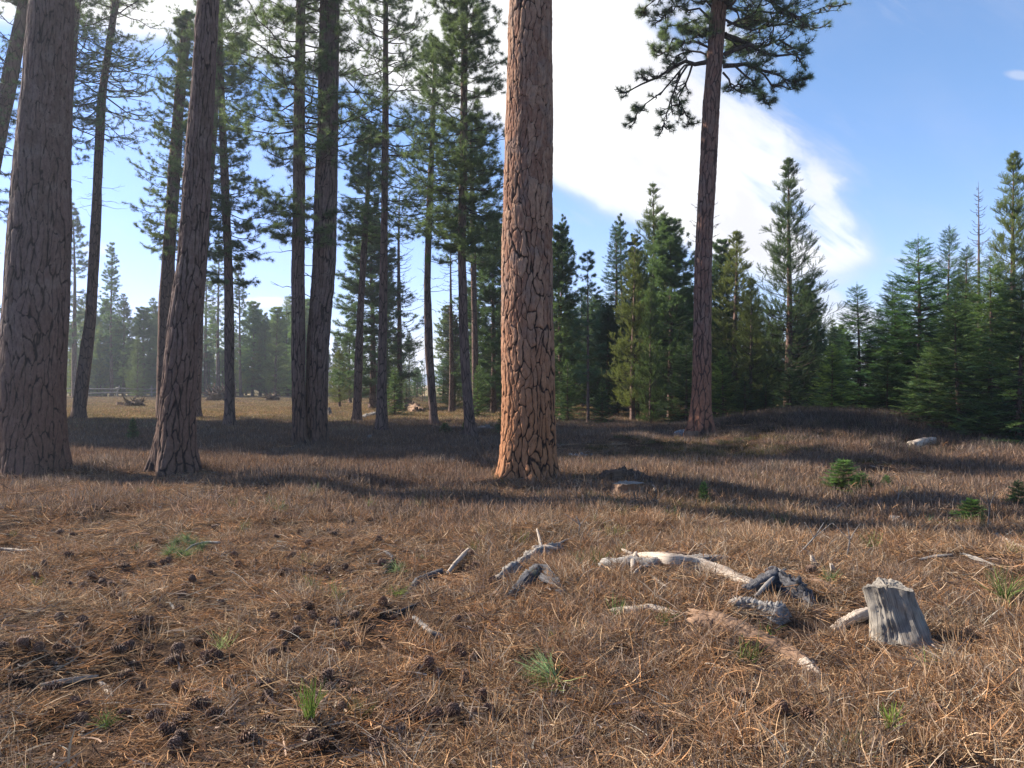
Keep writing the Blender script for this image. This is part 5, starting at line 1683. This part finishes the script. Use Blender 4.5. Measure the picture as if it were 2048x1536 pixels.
PATCH = []
for px_, py_, rx_, ry_ in [(430, 985, 130, 22), (1035, 985, 100, 16), (1210, 1000, 90, 12), (330, 1002, 90, 12), (60, 1000, 110, 14), (1960, 1035, 90, 22), (1800, 945, 150, 26), (1180, 890, 90, 10), (560, 900, 60, 8)]:
    c_, n_, f_, rr_ = G(px_, py_), G(px_, py_ + ry_), G(px_, py_ - ry_), rx_ / F
    PATCH.append((c_[0], c_[1], rx_ * c_[1] / F, (f_[1] - n_[1]) / 2))


PATCH += [(-7.9, 12.2, 1.5, .9), (-5.7, 12.4, 1.1, .8), (.25, 11.1, 1.2, .8), (-4.9, 17.0, 1.3, .8), (5.0, 19.5, 1.1, .8)]


def in_patch(X, Y):
    m = np.zeros(len(X), bool)
    for cx, cy, ax_, ay_ in PATCH:
        m |= ((X - cx) / ax_) ** 2 + ((Y - cy) / ay_) ** 2 < 1 + .3 * np.sin(5 * X + 3 * Y)
    return m


def names_idx(k):
    return [ORDER.index(o.name) for o in kinds[k]]


def make_pts(X, Y, choice, g_, smin=.75, smax=1.25, tilt=.12):
    idx = np.zeros(len(X))
    for k in kinds:
        m_ = choice == k
        ids = np.array(names_idx(k)); idx[m_] = ids[g_.integers(0, len(ids), m_.sum())]
    return np.stack([X, Y, gh(X, Y) - .004, idx, g_.uniform(0, 6.283, len(X)), g_.normal(0, tilt, len(X)), g_.uniform(smin, smax, len(X))], -1)


def rightness(X, Y):
    """0 on the litter side (left foreground), 1 on the stemmy side (right)"""
    px = 1024 + X / Y * F
    b = 900 - (Y - 4) * 40
    return 1 / (1 + np.exp(-(px - b) / 120.0))


g = np.random.default_rng(900)
# litter
X, Y = sample(11000, 2.6, 13, 1.4, g)
Xp, Yp = sample(9000, 8, 21, 1.2, g)
mp_ = in_patch(Xp, Yp)
X, Y = np.concatenate([X, Xp[mp_]]), np.concatenate([Y, Yp[mp_]])
pr = (1 - .45 * rightness(X, Y)) * (.35 + .65 * sfn(X * 2.2, Y * 2.2, 51))
m_ = (g.uniform(size=len(X)) < pr) & clear(X, Y, .7, g)
cover('needle_litter', 'layer of fallen orange and brown pine needles on the forest floor', 'litter', make_pts(X[m_], Y[m_], np.where(g.uniform(size=m_.sum()) < np.where(Y[m_] > 8.5, .6, .80), 'litter', 'scrap').astype(object), g, .8, 1.25, .10))
# foreground dry plants
X, Y = sample(12000, 2.6, 12, 1.5, g)
rt = rightness(X, Y); patch = sfn(X, Y, 31)
keep = g.uniform(size=len(X)) < np.clip(.10 + .9 * rt * (.45 + .6 * patch) + .22 * (patch > .7), 0, 1)
keep &= clear(X, Y, .8, g)
X, Y, rt, patch = X[keep], Y[keep], rt[keep], patch[keep]
u = g.uniform(size=len(X)); p2 = sfn(X, Y, 37)
ch = np.where(u < .44, 'mixed', np.where(u < .44 + .36 * p2 + .06, 'wiry', np.where(u < .95, 'tuft', np.where(u < .965, 'green', 'mixed')))).astype(object)
cover('dry_grass', 'tangled dry grass and wiry stems covering the near ground', 'grass', make_pts(X, Y, ch, g, .6, 1.2, .15))
# middle distance
X, Y = sample(17000, 8.5, 30, 1.25, g)
p3 = sfn(X * .6, Y * .35, 41)
px = 1024 + X / Y * F
leftlit = (px < 900) & (Y < 11.5)
keep = (g.uniform(size=len(X)) < np.where(leftlit, .25, .92)) & clear(X, Y, .9, g) & ~(in_patch(X, Y) & (g.uniform(size=len(X)) < .85))
X, Y, p3, px = X[keep], Y[keep], p3[keep], px[keep]
mz = np.exp(-((X - 8.6) / 4.5) ** 2 - ((Y - 20) / 3.8) ** 2)
u = g.uniform(size=len(X))
herbz = (np.exp(-((px - 1480) / 330) ** 2 - ((Y - 9.2) / 1.3) ** 2) + np.exp(-((px - 1400) / 280) ** 2 - ((Y - 16) / 2.5) ** 2)) * .8
ch = np.where(u < herbz, 'herb', np.where((u > .05) & (u < .05 + .9 * mz), 'heath', np.where(u < .62, 'far', np.where(u < .86, 'wiry', np.where(u < .97, 'tuft', 'mixed'))))).astype(object)
cover('tall_dry_grass', 'brown purple wispy dry grass between the trunks in the middle distance', 'grass', make_pts(X, Y, ch, g, .7, 1.2, .1))
# meadow
X, Y = sample(15000, 22, 90, 1.15, g)
px = 1024 + X / Y * F
keep = px < 1450
X, Y = X[keep], Y[keep]
ch = np.where(g.uniform(size=len(X)) < np.clip(.9 - (30 - Y) * .1, 0, .93), 'meadow', 'far').astype(object)
cover('meadow_grass', 'short yellow green grass of the meadow behind the trunks', 'grass', make_pts(X, Y, ch, g, .8, 1.5, .08))

# individual green tufts the photograph shows
def green_tuft(px, py, n_, L, label, seed, lean=(20, 80), wd=.0035, cols=GRE, name='grass_tuft', cat='grass tuft', az=(0, 6.283)):
    g_ = np.random.default_rng(seed)
    v, q, c_ = blades(n_, g_, .025, L * .7, L, lean[0], lean[1], wd, cols, 4, .35, 0.0, az)
    mb = MB(); mb.add(v, q)
    me = mb.mesh(name, M_STRAND)
    a = me.attributes.new('col', 'FLOAT_COLOR', 'POINT'); a.data.foreach_set('color', np.concatenate([c_, np.ones((len(c_), 1))], 1).astype(np.float32).ravel())
    p = G(px, py)
    o = link(name, me, None, p + [0, 0, .03]); tag(o, label, cat, 'green tufts on the brown litter')


PG = [(.20, .27, .11), (.27, .33, .15), (.14, .20, .08)]
green_tuft(1115, 1372, 85, .24, 'big pale green needle tuft in the bottom middle', 701, (55, 92), .004, PG, 'needle_tuft', 'needle tuft', (1.7, 2.7))
green_tuft(1112, 1374, 45, .24, 'pale needles splayed towards the lower left from the big pale tuft', 702, (50, 95), .004, PG, 'needle_tuft', 'needle tuft', (2.9, 5.2))
green_tuft(620, 1448, 50, .17, 'bright green grass tuft near the bottom, left of the middle', 703, (5, 40), .004, [(.16, .26, .06), (.22, .32, .10)])
green_tuft(445, 1308, 40, .14, 'dull green tuft among cones in the left foreground', 704, (20, 75), .003, PG)
green_tuft(796, 1148, 60, .14, 'round green needle bunch on the forked branch', 705, (30, 100), .003, PG, 'needle_tuft', 'needle tuft')
green_tuft(790, 1196, 60, .13, 'flattened dark green needle bunch below the forked branch', 706, (60, 95), .003, GRE, 'needle_tuft', 'needle tuft')
green_tuft(2010, 1205, 60, .26, 'green grass tuft at the right edge behind the stump', 707, (20, 75), .004, GRE)
green_tuft(1780, 1470, 40, .12, 'tiny fresh green tuft in the lower right corner area', 708, (5, 50), .004, [(.20, .28, .06)])
green_tuft(210, 1468, 40, .10, 'small green tuft in the lower left', 709, (20, 70), .003, GRE)
# fallen green pine sprig on the left
p = G(372, 1112)
e_ = empty('fallen_pine_sprig', p, 'fallen green pine sprig with a grey stem on the left litter', 'pine sprig')
st = MB(); deadwood(st, np.array([G(440, 1098) + [0, 0, .06], G(415, 1104) + [0, 0, .09], G(385, 1108) + [0, 0, .08], G(365, 1116) + [0, 0, .04]]) - p, [.012, .012, .010, .006], 8, 20, .1, 4, 711)
st.build('stem', M_WOOD_G, e_)
lf = MB(); g = np.random.default_rng(712)
tp = np.array([G(x, y) + [0, 0, z] for x, y, z in [(352, 1100, .08), (345, 1110, .05), (360, 1118, .05), (378, 1122, .05), (392, 1116, .06), (405, 1108, .07), (372, 1098, .10), (336, 1118, .04), (386, 1104, .08)]]) - p
put_needles(lf, [tuft(60, .15, .0035, 10, 100, s) for s in (1, 2)], np.repeat(tp, 2, 0), g.normal(size=(len(tp) * 2, 3)) + [-.6, 0, .5], np.full(len(tp) * 2, .85), g)
lf.build('needles', M_FIR, e_, smooth=False)

# ------------------------------------------------------------------ thin haze, added and thickened to stand in for a lens-glare veil
hb = MB()
x0, x1, y0, y1, z0_, z1_ = -1250, 1250, -440, 1150, -25, 32
Vb = np.array([(x, y, z) for z in (z0_, z1_) for y in (y0, y1) for x in (x0, x1)], float)
hb.add(Vb, np.array([(0, 2, 3, 1), (4, 5, 7, 6), (0, 1, 5, 4), (2, 6, 7, 3), (0, 4, 6, 2), (1, 3, 7, 5)]))
mh = bpy.data.materials.new('air'); mh.use_nodes = True
nh = mh.node_tree
for q in list(nh.nodes): nh.nodes.remove(q)
pv = nh.nodes.new('ShaderNodeVolumePrincipled'); oh = nh.nodes.new('ShaderNodeOutputMaterial')
pv.inputs['Color'].default_value = (.80, .87, 1.0, 1); pv.inputs['Density'].default_value = .0008; pv.inputs['Anisotropy'].default_value = .55
nh.links.new(pv.outputs[0], oh.inputs['Volume'])
ho = hb.build('haze', mh, smooth=False)
tag(ho, 'thin pale backlit air softening the far trees', 'haze', kind='stuff')
